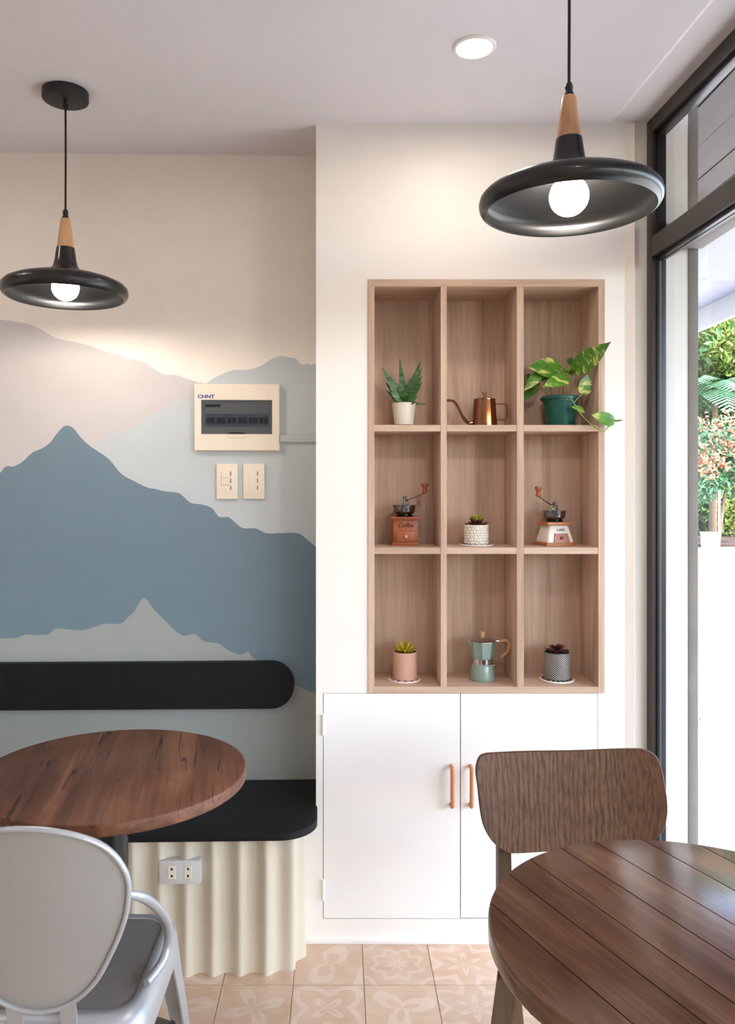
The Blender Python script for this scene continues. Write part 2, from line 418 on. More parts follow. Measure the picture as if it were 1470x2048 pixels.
# --- shelf wall, built around the shelf niche and the cupboard opening
SX0, SX1, SZ0, SZ1 = X(736), X(1209), Z(1386), Z(559)
DX0, DX1, DZ0, DZ1 = X(646), X(1196), Z(1838), Z(1386)
m = M(); yb = 2.80
m.box(FX0, SX0, D, yb, DZ1, CZ); m.box(SX0, SX1, D, yb, SZ1, CZ); m.box(SX1, FX1, D, yb, DZ1, CZ+0.012)
m.box(FX0, DX0, D, yb, 0, DZ1); m.box(X(609), FX0, D, yb, 0, 0.408); m.box(DX1, FX1, D, yb, 0, DZ1); m.box(DX0, DX1, D, yb, 0, DZ0)
m.box(SX0, SX1, D+0.215, yb, SZ0, SZ1)
struct(m.build('wall_front', 'white', smooth=0), 'white wall with built-in shelf and cupboard', 'wall')
m = M().box(DX0-0.01, DX1+0.01, D+0.03, D+0.04, DZ0-0.01, DZ1+0.01); struct(m.build('trim_2', 'gap_shade'), 'dark sheet painted as shade behind the cupboard doors', 'trim')  # dark sheet in place of the shade inside the cupboard
m = M().prism([(X(1246), D+0.002), (X(1267), D-0.010), (X(1268), D-0.009), (X(1268), D+0.02), (X(1246), D+0.02)], 0, CZ)
struct(m.build('trim_3', 'wall'), 'vertical plaster edge beside the window', 'trim')
m = M().box(FX1, X(1294)+0.03, D+0.006, yb, 0, CZ+0.01); struct(m.build('wall_right', 'white', smooth=0), 'narrow white wall strip beside the window frame', 'wall')
m = M().box(X(610), FX1, D-0.014, D+0.01, -0.002, Z(1877), 0.003); struct(m.build('baseboard_front', 'white'), 'low white plaster lip at the floor', 'baseboard')
# --- mural wall: every painted mountain range is cut into the wall surface
def c4(*p): return [(x/2.297, 600+y/2.297) for x, y in p]
def c5(*p): return [(x/2.227, 900+y/2.227) for x, y in p]
RA = c4((-900,40),(-500,60),(-200,70),(0,90),(60,98),(120,108),(160,122),(200,142),(250,172),(300,185),(360,197),(420,212),(460,228),(510,245),(540,250),(600,270),(660,285),(700,310),(730,330),(760,343),(800,343),(850,358),(900,375),(945,385),(1000,420),(1460,700))
RB = c4((-900,900),(300,800),(410,667),(450,655),(500,620),(560,600),(610,590),(660,545),(720,515),(780,480),(820,460),(870,453),(900,438),(925,405),(945,385),(1000,350),(1070,323),(1140,320),(1200,302),(1250,270),(1290,258),(1330,264),(1360,270),(1375,290),(1390,297),(1415,293),(1430,300),(1440,292),(1460,304))
RD = c4((-900,1000),(-300,900),(-60,840),(0,795),(20,770),(35,763),(60,765),(100,745),(150,700),(190,683),(230,655),(260,615),(290,583),(312,577),(340,592),(370,630),(410,668),(450,695),(480,715)) + c5((490,45),(540,105),(600,140),(660,168),(690,173),(730,183),(800,193),(820,210),(850,235),(900,243),(945,260),(975,297),(1020,300),(1050,325),(1080,347),(1140,350),(1185,370),(1250,370),(1330,372),(1370,400),(1420,444))
RE = c5((-900,800),(-300,850),(0,840),(80,835),(110,823),(210,822),(250,797),(300,798),(350,803),(400,795),(460,775),(540,772),(570,745),(600,718),(620,680),(637,660),(655,668),(680,705),(740,765),(780,805),(820,827),(870,822),(905,850),(980,865),(1020,895),(1070,912),(1090,905),(1105,897),(1120,918),(1140,935),(1310,1045),(1420,1089))
def smooth_line(pts):
    uv = [mural(*p) for p in pts]
    def f(u):
        if u <= uv[0][0]: return uv[0][1]
        for i in range(len(uv)-1):
            if uv[i][0] <= u <= uv[i+1][0]:
                a = uv[max(i-1, 0)]; b = uv[i]; c = uv[i+1]; d = uv[min(i+2, len(uv)-1)]
                t = (u-b[0])/max(c[0]-b[0], 1e-9); w_ = c[0]-b[0]
                m0 = (c[1]-a[1])/max(c[0]-a[0], 1e-9)*w_; m1 = (d[1]-b[1])/max(d[0]-b[0], 1e-9)*w_
                return (2*t**3-3*t*t+1)*b[1]+(t**3-2*t*t+t)*m0+(-2*t**3+3*t*t)*c[1]+(t**3-t*t)*m1
        return uv[-1][1]
    return f
layers = [smooth_line(r) for r in (RE, RD, RB, RA)]
m = M(); bm = m.bm
us = [-3.45 + 0.05*i for i in range(43)] + [-1.30 + 0.004*i for i in range(331)]
prev = None
for u in us:
    zz = [0.0]
    for f in layers: zz.append(min(max(f(u), zz[-1]+1e-4), CZ))
    zz.append(CZ)
    cur = [bm.verts.new((u, 0, z)) for z in zz]
    if prev:
        for k in range(5):
            fc = bm.faces.new((prev[k], cur[k], cur[k+1], prev[k+1])); fc.material_index = k
    prev = cur
mw = m.build('wall_left', ['mural_e', 'mural_d', 'mural_b', 'mural_a', 'mural_sky'], smooth=0, loc=(MPX, MPY, 0), rot=(0, 0, MA))
struct(mw, 'wall painted with layered blue grey mountains', 'wall')
# make sure the painted side faces the room
if mw.data.polygons[0].normal.y > 0: mw.data.flip_normals()
# --- walls behind and beside the camera
struct(M().box(-3.65, -3.55, -2.6, 2.9, 0, CZ).build('wall_back', 'wall', smooth=0), 'plain cream side wall outside the view', 'wall')
struct(M().box(-3.6, 1.3, -2.7, -2.6, 0, CZ).build('wall_rear', 'wall', smooth=0), 'plain cream wall behind the viewer', 'wall')

# ================================================================== WINDOW (glass wall on the right)
# local frame: x = towards the camera along the wall, y = outwards (to the right), z = up
WX, WY = X(1293, 2.552), 2.552
win = thing('window_1', 'dark brown framed glass wall with a transom', 'window', (WX, WY, 0), math.atan2(WD.y, WD.x), kind='structure')
TZ0, TZ1, TOP = 2.171, 2.233, CZ+0.009
L = 4.9
def wpart(name, mat, *boxes, bev=0.002):
    mm = M()
    for b in boxes: mm.box(*b, bev)
    return mm.build(name, mat, win)
posts = [0.0, 1.62, 3.24, 4.86]
for k, t in enumerate(posts):
    wpart('frame_post', 'frame', (t, t+0.04, 0.0, 0.045, 0.0, TOP))
    side = []
    if t < 4.8: side.append((t+0.038, t+0.047, 0.014, 0.043, 0.05, TOP-0.04))
    if k: side.append((t-0.008, t+0.002, 0.014, 0.043, 0.05, TOP-0.04))
    wpart('rebate', 'frame_in', *side)
    for a in side: wpart('bead', 'alu' , ((a[0]-0.0006), a[1]+0.0006, 0.022, 0.027, 0.06, TZ0-0.01), bev=0)
for k in range(3):
    a, b = posts[k]+0.04, posts[k+1]
    wpart('top_rail', 'frame', (a, b, 0.0, 0.05, TOP-0.045, TOP)); wpart('rebate', 'frame_in', (a, b, 0.014, 0.043, TOP-0.058, TOP-0.043))
    wpart('transom_rail', 'frame', (a, b, 0.0, 0.05, TZ0, TZ1)); wpart('rebate', 'frame_in', (a, b, 0.014, 0.043, TZ0-0.012, TZ0+0.002)); wpart('rebate', 'frame_in', (a, b, 0.014, 0.043, TZ1-0.002, TZ1+0.01))
    wpart('bead', 'alu', (a, b, 0.030, 0.040, TZ0-0.0135, TZ0-0.010), bev=0)
    wpart('bottom_rail', 'frame', (a, b, 0.0, 0.05, 0.0, 0.06))
    for z0, z1 in ((0.055, TZ0-0.005), (TZ1+0.005, TOP-0.05)):
        g = M().quad((a, 0.036, z0), (b, 0.036, z0), (b, 0.036, z1), (a, 0.036, z1)).build('pane', 'glass', win, smooth=0)

# ================================================================== BUILT-IN SHELF
sh = thing('wall_shelf', 'built-in pale oak shelf of nine open compartments', 'shelf', (0, D, 0))
y0, y1 = -0.004, 0.187
ups = [(736, 748.5), (881, 893), (1033, 1047), (1196, 1209)]
for a, b in ups: M().box(X(a), X(b), y0, y1, Z(1373) if a in (881, 1033) else SZ0, Z(574), 0.0008, 1).build('upright_board', 'oak_v', sh)
M().box(SX0, SX1, y0, y1, Z(574), SZ1, 0.0008, 1).build('top_board', 'oak_h', sh)
M().box(X(748.5), X(1196), y0, y1, SZ0, Z(1373), 0.0008, 1).build('bottom_board', 'oak_h', sh)
for zt, zb in ((850, 863), (1095, 1108)):
    for (_, a), (b, _) in zip(ups, ups[1:]): M().box(X(a), X(b), y0+0.001, y1, Z(zb), Z(zt), 0.0008, 1).build('shelf_board', 'oak_h', sh)
for (_, a), (b, _) in zip(ups, ups[1:]): M().box(X(a)-0.004, X(b)+0.004, y1, y1+0.012, SZ0+0.004, SZ1-0.004).build('back_panel', 'oak_v', sh)
ZS = [Z(850), Z(1095), Z(1373)]

# ================================================================== CUPBOARD
cu = thing('wall_cupboard', 'white built-in cupboard with two flush doors below the shelf', 'cupboard', (0, D, 0))
g = 0.0016
def handle(door, px):
    x, z0, z1 = X(px), Z(1608), Z(1532)
    M().tube([(x, -0.0, z1), (x, -0.016, z1+0.001), (x, -0.024, z1-0.008), (x, -0.025, (z0+z1)/2), (x, -0.024, z0+0.008), (x, -0.016, z0-0.001), (x, 0, z0)], 0.0068, 10, 5).build('handle', 'tan_handle', door)
dl = M().box(DX0+g, X(921)-g, 0.0, 0.018, DZ0+g, DZ1-g, 0.0012, 1).build('door', 'door', cu); handle(dl, 903)
dr = M().box(X(921)+g*0.6, DX1-g, 0.0, 0.018, DZ0+g+0.002, DZ1-g, 0.0012, 1).build('door', 'door', cu); handle(dr, 941)
for zc in (1449, 1779):
    mm = M(); z0, z1 = Z(zc+21), Z(zc-21)
    for k in range(3):
        a = z0+(z1-z0)*k/3+0.0006; mm.lathe([(0.0042, a), (0.0042, a+(z1-z0)/3-0.0012)], 10, (DX0+0.0005, -0.003, 0))
    mm.box(DX0-0.008, DX0+0.002, -0.0015, 0.001, z0, z1)
    mm.build('hinge', 'white', cu)

# ================================================================== BENCH along the mural
bench = on_mural('bench', 'long black topped bench with corrugated cream front under the mural', 'bench')
bz = 0.432; depth = 0.435; r = 0.10; ue = -0.002
uL = -2.6
def bench_outline(off, r_, ue_):
    pts = [(uL, -0.002), (uL, -depth+off)]
    cx, cy = ue_-off-r_, -depth+off+r_
    pts += [(cx+r_*math.cos(a), cy+r_*math.sin(a)) for a in [-PI/2+PI/2*k/12 for k in range(13)]]
    return pts + [(ue_-off, -0.002)]
M().prism(bench_outline(0, 0.115, ue), bz-0.022, bz, bev=0.004).build('seat', 'black_leather', bench)
path = []
off = 0.034; r_ = 0.095
s_ = 0.0; cx, cy = ue-off-r_-0.012, -depth+off+r_
n = 700
for k in range(n+1):
    u = uL + (cx-uL)*k/n; path.append((u, cy-r_, 0, -1))
for k in range(1, 41):
    a = -PI/2+PI/2*k/40; path.append((cx+r_*math.cos(a), cy+r_*math.sin(a), math.cos(a), math.sin(a)))
for k in range(1, 60): path.append((cx+r_, cy+(-0.004-cy)*k/59, 1, 0))
mm = M(); acc = 0; A = []; B = []
tot = [0]
for p, q in zip(path, path[1:]): tot.append(tot[-1]+math.hypot(q[0]-p[0], q[1]-p[1]))
PER = 0.0785; ref = tot[n] - 0.010
for p, t in zip(path, tot):
    ph = 2*PI*(t-ref)/PER; wv = math.cos(ph); wv = 0.0120*(wv*0.9+0.1*math.cos(2*ph))
    x, y = p[0]+p[2]*wv, p[1]+p[3]*wv
    A.append(mm.bm.verts.new((x, y, 0.0))); B.append(mm.bm.verts.new((x, y, bz-0.0215)))
for i in range(len(A)-1): mm.bm.faces.new((A[i], A[i+1], B[i+1], B[i]))
mm.build('corrugated_front', 'corr', bench, smooth=60)
# wall backrest
u0, zt = mural(-300, 1321); u1, zb = mural(589, 1412); zt = mural(400, 1321)[1]
r = (zt-zb)/2; uu = [(-2.5, zb)] + [(u1-r+r*math.cos(a), zb+r+r*math.sin(a)) for a in [-PI/2+PI*k/20 for k in range(21)]] + [(-2.5, zt)]
wb = M().prism(uu, -0.034, -0.001, 'y', bev=0.005).build('backrest', 'black_leather', bench)
wb['label'] = 'long black padded backrest with one rounded end on the mural'

# ================================================================== BREAKER PANEL, SWITCHES, OUTLET, TRUNKING
u0, z1 = mural(391, 770); u1, z0 = mural(558, 901)
bp = on_mural('breaker_panel', 'cream breaker panel with smoked cover on the mural wall', 'breaker panel')
mm = M(); Wp = u1-u0; Hp = z1-z0
cu0, cu1, cz0, cz1 = u0+Wp*0.077, u0+Wp*0.922, z0+Hp*0.243, z0+Hp*0.765
for b in ((u0, cu0, z0, z1), (cu1, u1, z0, z1), (cu0, cu1, z0, cz0), (cu0, cu1, cz1, z1)): mm.box(b[0], b[1], -0.018, 0.0, b[2], b[3])
mm.build('surround', 'cream_plastic', bp)
M().box(u0-0.003, u1+0.003, -0.007, -0.0005, z0-0.003, z1+0.003, 0.002).build('back_flange', 'cream_plastic', bp)
M().box(cu0, cu1, -0.0065, -0.006, cz0, cz1).build('inner_plate', plain('panel_inner', '#8d939a', 0.5), bp)
bw = (cu1-cu0)*0.9/6
for k in range(6):
    x = cu0+(cu1-cu0)*0.055+bw*k; zc = cz0+(cz1-cz0)*0.42
    br = M().box(x+0.001, x+bw-0.001, -0.012, -0.006, zc-0.020, zc+0.022, 0.0006, 1).build('breaker', plain('breaker_grey', '#a4a8ad', 0.5), bp)
    mm = M(); [mm.box(x+bw*0.1+bw*0.42*q, x+bw*0.1+bw*0.42*q+bw*0.36, -0.0145, -0.012, zc-0.012, zc+0.008) for q in range(2)]
    mm.build('toggle', 'black_matte', br)
M().box(cu0+0.012, cu0+0.065, -0.0085, -0.0062, cz1-0.024, cz1-0.014).build('nameplate', 'black_matte', bp)
cv = M().box(cu0+0.001, cu1-0.001, -0.0172, -0.0158, cz0+0.001, cz1-0.001).build('smoked_cover', 'smoke', bp)
mm = M(); uc = (cu0+cu1)/2
mm.prism([(uc+0.032*math.cos(a), cz0+0.001+0.007*math.sin(a)) for a in [PI*k/12 for k in range(13)]], -0.0185, -0.0175, 'y').build('thumb_lip', 'black_matte', cv)
mm = M(); mm.prism([(uc+0.034*math.cos(a), cz0-0.003-0.011*math.sin(a)) for a in [PI*k/12 for k in range(13)]], -0.020, -0.017, 'y', bev=0.001).build('thumb_notch', 'cream_plastic', bp)
text('CHNT', 0.0165, 'ink_blue', bp, (u0+Wp*0.135, -0.0184, cz1+0.011), (PI/2, 0, 0), xs=1.25, bold=0.0004)

def switch(a, b, y0_, y1_, label, raised):
    u0, z1 = mural(a, y0_); u1, z0 = mural(b, y1_)
    t = on_mural('light_switch', label, 'switch', 'switches under the breaker panel')
    M().box(u0, u1, -0.009, -0.0005, z0, z1, 0.0015).build('plate', 'cream_plastic', t)
    w_, h_ = u1-u0, z1-z0; rx0, rx1 = u0+w_*0.24, u0+w_*0.70
    for k, (f0, f1, up) in enumerate(raised):
        M().box(rx0, rx1-0.006, -0.0135 if up else -0.0105, -0.008, z0+h_*f0+0.0003, z0+h_*f1-0.0003, 0.0006, 1).build('rocker', 'cream_plastic', t)
    for k in range(3):
        za = z0+h_*(0.22+0.2*k); dz = h_*0.195
        M().box(rx1-0.003, rx1, -0.0096, -0.0085, za+dz*0.2, za+dz*0.8).build('indicator', plain('switch_slot', '#6b625a', 0.5), t)
switch(433.5, 475.5, 927.5, 998, 'cream switch plate with popped out upper rockers under the breaker panel', ((0.22, 0.40, 0), (0.40, 0.60, 1), (0.60, 0.80, 1)))
switch(487, 529, 927.5, 998, 'cream switch plate with flat rockers nearer the white wall', ((0.22, 0.42, 0), (0.42, 0.80, 0)))
u0, z1 = mural(556, 700); u1, z0 = mural(634, 884.5); zt = mural(600, 871)[1]
u0, u1 = mural(559, 880)[0], -0.001
tr = M().box(u0, u1, -0.011, -0.0005, z0, zt, 0.0015).build('cable_trunking', 'trunk', loc=(MPX, MPY, 0), rot=(0, 0, MA))
tag(tr, 'painted cable trunking running from breaker panel to the wall corner', 'cable trunking')

so = on_mural('power_outlet', 'white double power outlet on the corrugated bench front', 'outlet')
yo = -depth+off-0.006
t0 = 2.376/F
ou0, ou1 = (315-VX)*t0-MPX, (397-VX)*t0-MPX; oz0, oz1 = H-(1760-VY)*t0, H-(1714-VY)*t0
M().prism(rrect(ou0, ou1, oz0, oz1, 0.005), yo-0.012, yo+0.014, 'y', bev=0.0015).build('plate', 'grey_plastic', so)
for f in (0.30, 0.69):
    xc = ou0+(ou1-ou0)*f; zc = (oz0+oz1)/2
    sk = M().box(xc-0.011, xc+0.011, yo-0.0135, yo-0.011, zc-0.019, zc+0.019, 0.0006, 1).build('socket', 'cream_plastic', so)
    for s in (1, -1):
        M().prism([(xc-0.0035, zc+s*0.007), (xc+0.0035, zc+s*0.007), (xc+0.0018, zc+s*0.014), (xc-0.0018, zc+s*0.014)], yo-0.0141, yo-0.013, 'y').build('slot', 'black_matte', sk)

# ================================================================== PENDANT LAMPS AND DOWNLIGHTS
def pendant(label, x, y, zr):
    t = thing('pendant_lamp', label, 'lamp', (x, y, zr), 0, 'black pendant lamps')
    out = [(0.173, 0.0), (0.180, 0.004), (0.1845, 0.012), (0.1855, 0.021), (0.183, 0.030), (0.175, 0.038), (0.155, 0.047), (0.125, 0.056), (0.09, 0.064), (0.06, 0.071), (0.043, 0.079), (0.035, 0.090), (0.031, 0.105), (0.0285, 0.122), (0.0255, 0.142)]
    out = [(r_*(0.96 if r_ > 0.05 else 1), z*1.02) for r_, z in out]
    inn = [(max(r_-0.0022, 0.001), z-0.0008 if z > 0.035 else z) for r_, z in out[::-1]]
    inn = [(r_, max(z, 0.0012)) for r_, z in inn]
    M().lathe(out+inn, 72, cap=False, closed=True).build('shade', 'black_metal', t, smooth=50)
    M().lathe([(0.0245, 0.1448), (0.0238, 0.147), (0.0185, 0.189), (0.0140, 0.227), (0.012, 0.230)], 32).build('wooden_neck', 'beech', t)
    M().lathe([(0.0095, 0.229), (0.0095, 0.235), (0.0075, 0.239), (0.0075, 0.245), (0.0085, 0.248), (0.0055, 0.257)], 20).build('cord_grip', 'black_matte', t)
    top = CZ - zr
    M().tube([(0, 0, 0.250), (0.0006, 0, 0.25+(top-0.25)*0.5), (0, 0, top-0.028)], 0.0031, 10, 3).build('cord', 'cord', t)
    M().lathe([(0.0075, top-0.050), (0.0075, top-0.036), (0.0055, top-0.034), (0.0055, top-0.024)], 16).build('strain_relief', 'black_matte', t)
    M().lathe([(0.062, top-0.026), (0.0645, top-0.0245), (0.0655, top-0.022), (0.0655, top-0.0005)], 48).build('ceiling_rose', 'black_matte', t)
    M().lathe([(0.016, 0.062), (0.016, 0.120)], 20).build('bulb_holder', 'black_matte', t)
    M().ball((0, 0, 0.030), 0.0388, u=24, v=14).build('bulb', 'bulb', t)
    return t
ZR = 2.008
pendant('black pendant lamp hanging before the mountain mural', X(131, 2.33), 2.33, 1.998)
pendant('black pendant lamp hanging before the shelf wall', X(1138, 1.60), 1.60, 1.999)
def downlight(label, x, y, grp='ceiling downlights'):
    t = thing('downlight', label, 'lamp', (x, y, CZ), 0, grp)
    M().lathe([(0.046, -0.001), (0.047, -0.006), (0.053, -0.006), (0.0565, -0.0015), (0.0565, 0.0)], 48, cap=False).build('ring', 'white', t)
    M().lathe([(0.0001, -0.003), (0.0465, -0.003)], 40, cap=False).build('diffuser', 'spot', t)
downlight('round glowing downlight in the ceiling above the shelf', X(949, 2.09), 2.09)
for x, y, w_ in ((-1.55, 1.9, 'beyond the left edge near the mural'), (-1.5, 0.2, 'left of the viewer'), (0.3, 0.2, 'above the viewer'), (-2.8, 0.2, 'far left by the side wall'), (-0.6, -1.5, 'behind the viewer by the rear wall')):  # lamps added out of view to fill the room with light
    downlight('added unseen ceiling fill lamp '+w_, x, y)

# ================================================================== TABLES
def table_base(t, h):
    M().lathe([(0.038, 0.012), (0.038, h-0.006)], 32).build('pole', 'black_metal', t)
    M().lathe([(0.21, 0.0), (0.21, 0.006), (0.19, 0.010), (0.06, 0.018), (0.045, 0.03)], 48).build('foot_plate', 'black_metal', t)
    M().box(-0.16, 0.16, -0.02, 0.02, h-0.012, h, 0.002).build('bracket', 'black_metal', t)
TH = 0.75
tl = thing('round_table', 'round brown wooden table in front of the bench', 'table', (-0.561, 1.978, 0))
R1 = 0.328
top = M().lathe([(R1-0.004, TH-0.030), (R1, TH-0.027), (R1, TH-0.004), (R1-0.001, TH-0.0015), (R1-0.004, TH)], 128).build('tabletop', 'table_left', tl, smooth=50)
table_base(tl, TH-0.030)
tr_ = thing('round_table', 'round dark plank table at lower right beside the window', 'table', (0.580, 1.245, 0))
R2 = 0.343
M().lathe([(R2-0.006, TH-0.036), (R2-0.002, TH-0.033), (R2-0.002, TH-0.004)], 128).build('core', plain('plank_joint', '#1d110b', 0.6), tr_)
ga = math.atan2(-0.92, 0.39) + PI/2      # grain direction turn
seams = [-0.36, -0.262, -0.175, -0.106, -0.022, 0.058, 0.15, 0.235, 0.36]
for a, b in zip(seams, seams[1:]):
    a2, b2 = max(a+0.0012, -R2+0.0015), min(b-0.0012, R2-0.0015)
    def outline(R):
        N = 28; us_ = [a2+(b2-a2)*(0.5-0.5*math.cos(PI*k/N)) for k in range(N+1)]
        up = [(u, math.sqrt(max(R*R-u*u, 1e-8))) for u in us_]
        return up[::-1] + [(u, -v) for u, v in up]
    lv = [(R2-0.002, TH-0.034), (R2, TH-0.030), (R2, TH-0.005), (R2-0.0015, TH-0.0015), (R2-0.005, TH)]
    rings = []
    for R, z in lv: rings.append([(u*math.cos(ga)-v*math.sin(ga), u*math.sin(ga)+v*math.cos(ga), z) for u, v in outline(R)])
    M().loft(rings).build('plank', 'table_right', tr_, smooth=40)
table_base(tr_, TH-0.036)

# ================================================================== WOODEN CHAIR behind the right table
YC = 1.98
ch = thing('dining_chair', 'dark wooden chair with wide curved plywood backrest beside the window', 'chair', (X(1142, YC), YC, 0), math.radians(3))
k = YC/F
def cz(py): return H-(py-VY)*k
bo = [(957,1515),(970,1507),(1000,1504.5),(1142,1501),(1260,1497),(1290,1499),(1310,1510),(1320,1530),(1327,1560),(1333,1600),(1333,1630),(1325,1660),(1305,1682),(1275,1692),(1200,1697),(1110,1701),(1030,1705.5),(1008,1700),(985,1683),(968,1655),(960,1620),(955,1575),(951,1540)]
zc = cz(1600); RZ = math.radians(4); ch.rotation_euler = (0, 0, RZ)
def curve_y(x, z): return -0.6*x*x + 0.026 + (z-zc)*0.18
loc = []
for px, py in bo:
    y_ = YC
    for _ in range(8):
        p = P(px, py, y_); dx, dy = p.x-ch.location.x, y_-YC
        lx = dx*math.cos(RZ)+dy*math.sin(RZ); ly = curve_y(lx, p.z); y_ = YC+lx*math.sin(RZ)+ly*math.cos(RZ)
    loc.append((lx, p.z))
def dense(pts, n=4):
    out = []
    for i in range(len(pts)):
        p0, p1, p2, p3 = (Vector(pts[(i+j) % len(pts)]) for j in (-1, 0, 1, 2))
        for q in range(n):
            u = q/n; out.append(0.5*((2*p1)+(p2-p0)*u+(2*p0-5*p1+4*p2-p3)*u*u+(3*p1-p0-3*p2+p3)*u**3))
    return out
ol = dense(loc, 4)
def plate(outline, cen, yf, th, rings=7):
    mm = M(); bm = mm.bm; N = len(outline)
    def layer(dy, rmax):
        L_ = [[bm.verts.new((cen[0], yf(*cen)+dy, cen[1]))]]
        for q in range(1, rings+1):
            f = q/rings*rmax
            L_.append([bm.verts.new((cen[0]+(p[0]-cen[0])*f, yf(cen[0]+(p[0]-cen[0])*f, cen[1]+(p[1]-cen[1])*f)+dy, cen[1]+(p[1]-cen[1])*f)) for p in outline])
        for i in range(N): bm.faces.new((L_[0][0], L_[1][i], L_[1][(i+1) % N]))
        for q in range(1, rings):
            for i in range(N): bm.faces.new((L_[q][i], L_[q+1][i], L_[q+1][(i+1) % N], L_[q][(i+1) % N]))
        return L_[-1]
    a = layer(-th/2, 0.992); b = layer(th/2, 0.992)
    c = [bm.verts.new((p[0], yf(p[0], p[1])-th*0.3, p[1])) for p in outline]; d = [bm.verts.new((p[0], yf(p[0], p[1])+th*0.3, p[1])) for p in outline]
    for r0, r1 in ((a, c), (c, d), (d, b)):
        for i in range(N): bm.faces.new((r0[i], r0[(i+1) % N], r1[(i+1) % N], r1[i]))
    return mm
plate(ol, (0, zc), curve_y, 0.012).build('backrest', 'ply', ch, smooth=40)
SH = 0.445
def bar(name, pts, w0, w1, mat, parent, d0=None, d1=None):
    """straight tapered square bar between two points"""
    a, b = Vector(pts[0]), Vector(pts[1]); rings = []
    for p, w_, d_ in ((a, w0, d0 or w0), (b, w1, d1 or w1)):
        rings.append([(p.x+sx*w_/2, p.y+sy*d_/2, p.z) for sx, sy in ((-1, -1), (1, -1), (1, 1), (-1, 1))])
    return M().loft(rings).build(name, mat, parent, smooth=0)
for s in (-1, 1):
    xb = s*0.157
    bar('back_post', ((xb, 0.042, SH-0.03), (xb, 0.052, zc-0.02)), 0.034, 0.030, 'chair_wood', ch, 0.030, 0.024)
    bar('leg', ((xb, 0.045, SH-0.03), (s*0.098, 0.105, 0.0)), 0.034, 0.026, 'chair_wood', ch)
    bar('leg', ((s*0.243, -0.300, SH-0.003), (s*0.318, -0.334, 0.0)), 0.034, 0.028, 'chair_wood', ch)
    M().box(xb-0.012, xb+0.012, -0.30, 0.03, SH-0.065, SH-0.022, 0.002).build('side_rail', 'chair_wood', ch)
seat = [(-0.24, -0.328), (0.24, -0.328), (0.266, -0.30), (0.185, -0.02), (0.16, 0.03), (-0.16, 0.03), (-0.185, -0.02), (-0.266, -0.30)]
M().prism(seat, SH-0.022, SH, bev=0.005).build('seat', 'ply', ch)

# ================================================================== METAL ARMCHAIR at the lower left
ac = thing('metal_armchair', 'silver grey metal armchair with rounded backrest at lower left', 'chair', (-0.552, 1.68, 0))
def L3(px, py, y): p = P(px, py, y); return Vector((p.x+0.552, y-1.68, p.z))
half = [(0, 0), (47, 3), (101, 16), (142, 35), (169, 60), (186, 90), (192, 111), (193.5, 133), (187, 177), (172, 220), (150, 264), (126, 305), (101, 332), (74, 351), (47, 362), (20, 368)]
kz = 0.363/370; kx = 0.1715/193.5
hp = [(x*kx, 0.852-y*kz) for x, y in half]
shape = hp + [(0, 0.852-370*kz)] + [(-x, z) for x, z in hp[::-1] if x > 0]
shape = dense(shape, 3)
def by(x, z): return (-0.215 - (z-0.49)*0.19) + 0.9*x*x
plate(shape, (0, 0.68), lambda x, z: by(x, z), 0.004, 8).build('backrest', 'silver_panel', ac, smooth=40)
pts = [Vector((p[0], by(p[0], p[1])-0.002, p[1])) for p in shape]
mm = M(); rings = []
for i, p in enumerate(pts):
    t = (pts[(i+1) % len(pts)]-pts[i-1]).normalized(); yv = Vector((0, 1, 0)); o_ = t.cross(yv).normalized()
    wy = 0.008
    rings.append([p + o_*0.005*math.cos(2*PI*q/10) + yv*wy*math.sin(2*PI*q/10) for q in range(10)])
mm.loft(rings, closed=True).build('backrest_rim', 'silver_paint', ac, smooth=60)
# seat pan: rounded square with rolled edge
def rsq(hx, y0_, y1_, r_, z): return [(x, y, z) for x, y in rrect(-hx, hx, y0_, y1_, r_, 6)]
M().loft([rsq(0.150, -0.155, 0.168, 0.05, 0.450), rsq(0.150, -0.155, 0.168, 0.05, 0.4495)], cap=True).build('seat', 'seat_dark', ac)
M().loft([rsq(0.150, -0.155, 0.168, 0.05, 0.4495), rsq(0.152, -0.157, 0.170, 0.052, 0.453), rsq(0.165, -0.172, 0.182, 0.06, 0.4535), rsq(0.178, -0.19, 0.193, 0.065, 0.444), rsq(0.184, -0.20, 0.197, 0.066, 0.425), rsq(0.186, -0.205, 0.199, 0.066, 0.385), rsq(0.180, -0.199, 0.193, 0.06, 0.387), rsq(0.15, -0.155, 0.168, 0.05, 0.443)], cap=False).build('seat_rim', 'silver_paint', ac, smooth=60)
